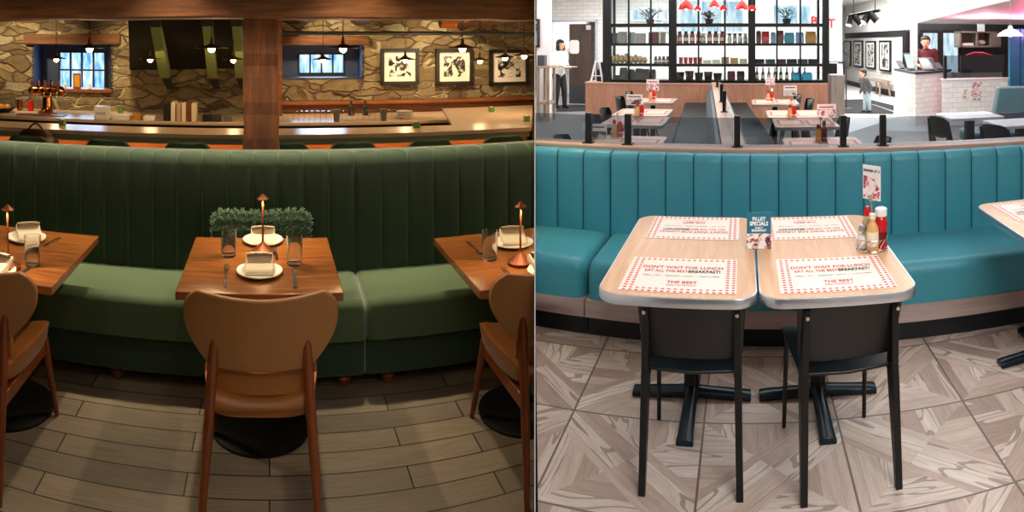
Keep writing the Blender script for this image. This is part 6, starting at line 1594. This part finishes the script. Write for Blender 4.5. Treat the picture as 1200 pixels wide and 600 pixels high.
    for px, y, yaw, lb in ((1100, 7.0, -PI/2+.3, 'black chair beside the white table near the tiled counter'), (1166, 6.1, -PI/2+.45, 'black chair beside the cut off white table by the slate booth')):
        p = V(R.X(px, y), y, FZ)
        if C2 is None:
            t = thing('side_chair', R, p, lb, 'chair', 'black chairs at the white tables', yaw); C2 = t
            bm = B(); rings = []
            for k in range(9):
                u = -1+2*k/8; x = .2*u; yy = .05*u*u; e = .05*abs(u)**4
                rings.append([V(x, yy-.06, .80-e), V(x, yy-.045, .80-e), V(x, yy, .55+e), V(x, yy-.015, .55+e)])
            loft(bm, rings); mesh('backrest', bm, 'black_ply', t, bevel=.004)
            bm = B(); prism(bm, rrect(.40, .42, .07, 5, 0, .22), .44, .46); mesh('seat', bm, 'black_ply', t, bevel=.005)
            for sx in (-1, 1):
                bm = B(); loft(bm, [[V(sx*.18+a, y, z) for y, z in ((-.05, 0), (-.025, 0), (.1, .42), (0, .76), (-.03, .76), (-.0, .42))] for a in (-.014, .014)]); mesh('leg', bm, 'black_metal', t, smooth=False)
                bm = B(); cone(bm, (sx*.19, .42, 0), (sx*.17, .37, .44), .011, .013, 8); mesh('leg', bm, 'black_metal', t)
        else: dup(C2, R, p, lb, yaw)

wood('booth_laminate', 'b98468', 'd9a98c', 'y', .3, .8, c3='cb9678')
t = NT('booth_paper'); sp = t.n('ShaderNodeSeparateXYZ'); t.put(sp.inputs[0], t.coord()); ax, ay = (t.math('ABSOLUTE', sp.outputs[k]) for k in (0, 1))
n_ = t.noise(t.coord((9, 30, 1)), 3, 2); pr = t.math('MULTIPLY', t.math('GREATER_THAN', n_, .56), t.math('MULTIPLY', t.math('LESS_THAN', ax, .09), t.math('LESS_THAN', ay, .13)))
bd = t.math('MAXIMUM', t.math('GREATER_THAN', ax, .118), t.math('GREATER_THAN', ay, .172))
t.base(t.mix(t.math('MAXIMUM', bd, t.math('MULTIPLY', pr, .7)), lin('f0c4aa'), lin('cf4a3c'))); t.set(Roughness=.6); M['booth_paper'] = t.m
g_, gy_ = right_shell(); right_bench(); right_tables(); display(); booths(); lobby(g_, gy_); service()
# daylight-white area lights added under the diner ceiling
for x, y, e, s, sy in ((1.2, 1.9, 20, 2.6, 1.6), (.8, 5.4, 78, 3.4, 2.2), (.6, 9.4, 140, 5, 3), (3.4, 8.5, 150, 3, 3), (4.2, 13.0, 190, 3, 3), (2.7, 18.6, 270, 1.0, 5), (2.9, 14.6, 100, 1.2, 2), (5.2, 14.5, 160, 1.6, 3), (-2.6, 13.0, 150, 2.4, 2), (0, 15.2, 300, 6, 1.4), (5.5, 14.4, 60, 1.5, 1)):
    light('AREA', R, (x, y, CEIL-.04), e, (1, .985, .97), s, target=(x, y, 0), sy=sy)
lt = light('AREA', R, (1.0, .2, CEIL-.05), 46, (1, .985, .97), 1.6, target=(.9, 2.1, .15), sy=1.0); lt.data.spread = math.radians(90)  # unseen light added to lift the floor in front of the tables
w = bpy.data.worlds.new('world'); SC.world = w; w.use_nodes = True
w.node_tree.nodes['Background'].inputs[0].default_value = (.5, .55, .6, 1); w.node_tree.nodes['Background'].inputs[1].default_value = .02

# nothing of one room pokes through the thin partition into the other
bpy.context.view_layer.update()
def root_of(o):
    while o.parent: o = o.parent
    return o
wn = V(nrm.x, nrm.y, 0)
for o in list(bpy.data.objects):
    if o.type != 'MESH' or o.name.startswith('wall_center'): continue
    room = ROOM_OF.get(root_of(o).name)
    if room is RB: room = R
    if room is None: continue
    sgn = 1 if room is L else -1
    off = -.0025 if room is L else .0025
    mw = o.matrix_world; ds = [sgn*((mw @ v.co).dot(wn)-off) for v in o.data.vertices]
    if not ds or max(ds) <= 0: continue
    if min(ds) >= 0: bpy.data.objects.remove(o); continue
    if o.data.users > 1: o.data = o.data.copy()
    inv = mw.inverted(); co = inv @ (wn*off); no = (mw.to_3x3().transposed() @ (wn*sgn)).normalized()
    bm = B(); bm.from_mesh(o.data)
    r = bmesh.ops.bisect_plane(bm, geom=bm.verts[:]+bm.edges[:]+bm.faces[:], plane_co=co, plane_no=no, clear_outer=True)
    ed = [g for g in r['geom_cut'] if isinstance(g, bmesh.types.BMEdge)]
    try: bmesh.ops.holes_fill(bm, edges=ed, sides=0)
    except Exception: pass
    bm.to_mesh(o.data); bm.free()
for o in list(bpy.data.objects):
    if o.type == 'EMPTY' and o.parent is None and not o.children_recursive: bpy.data.objects.remove(o)
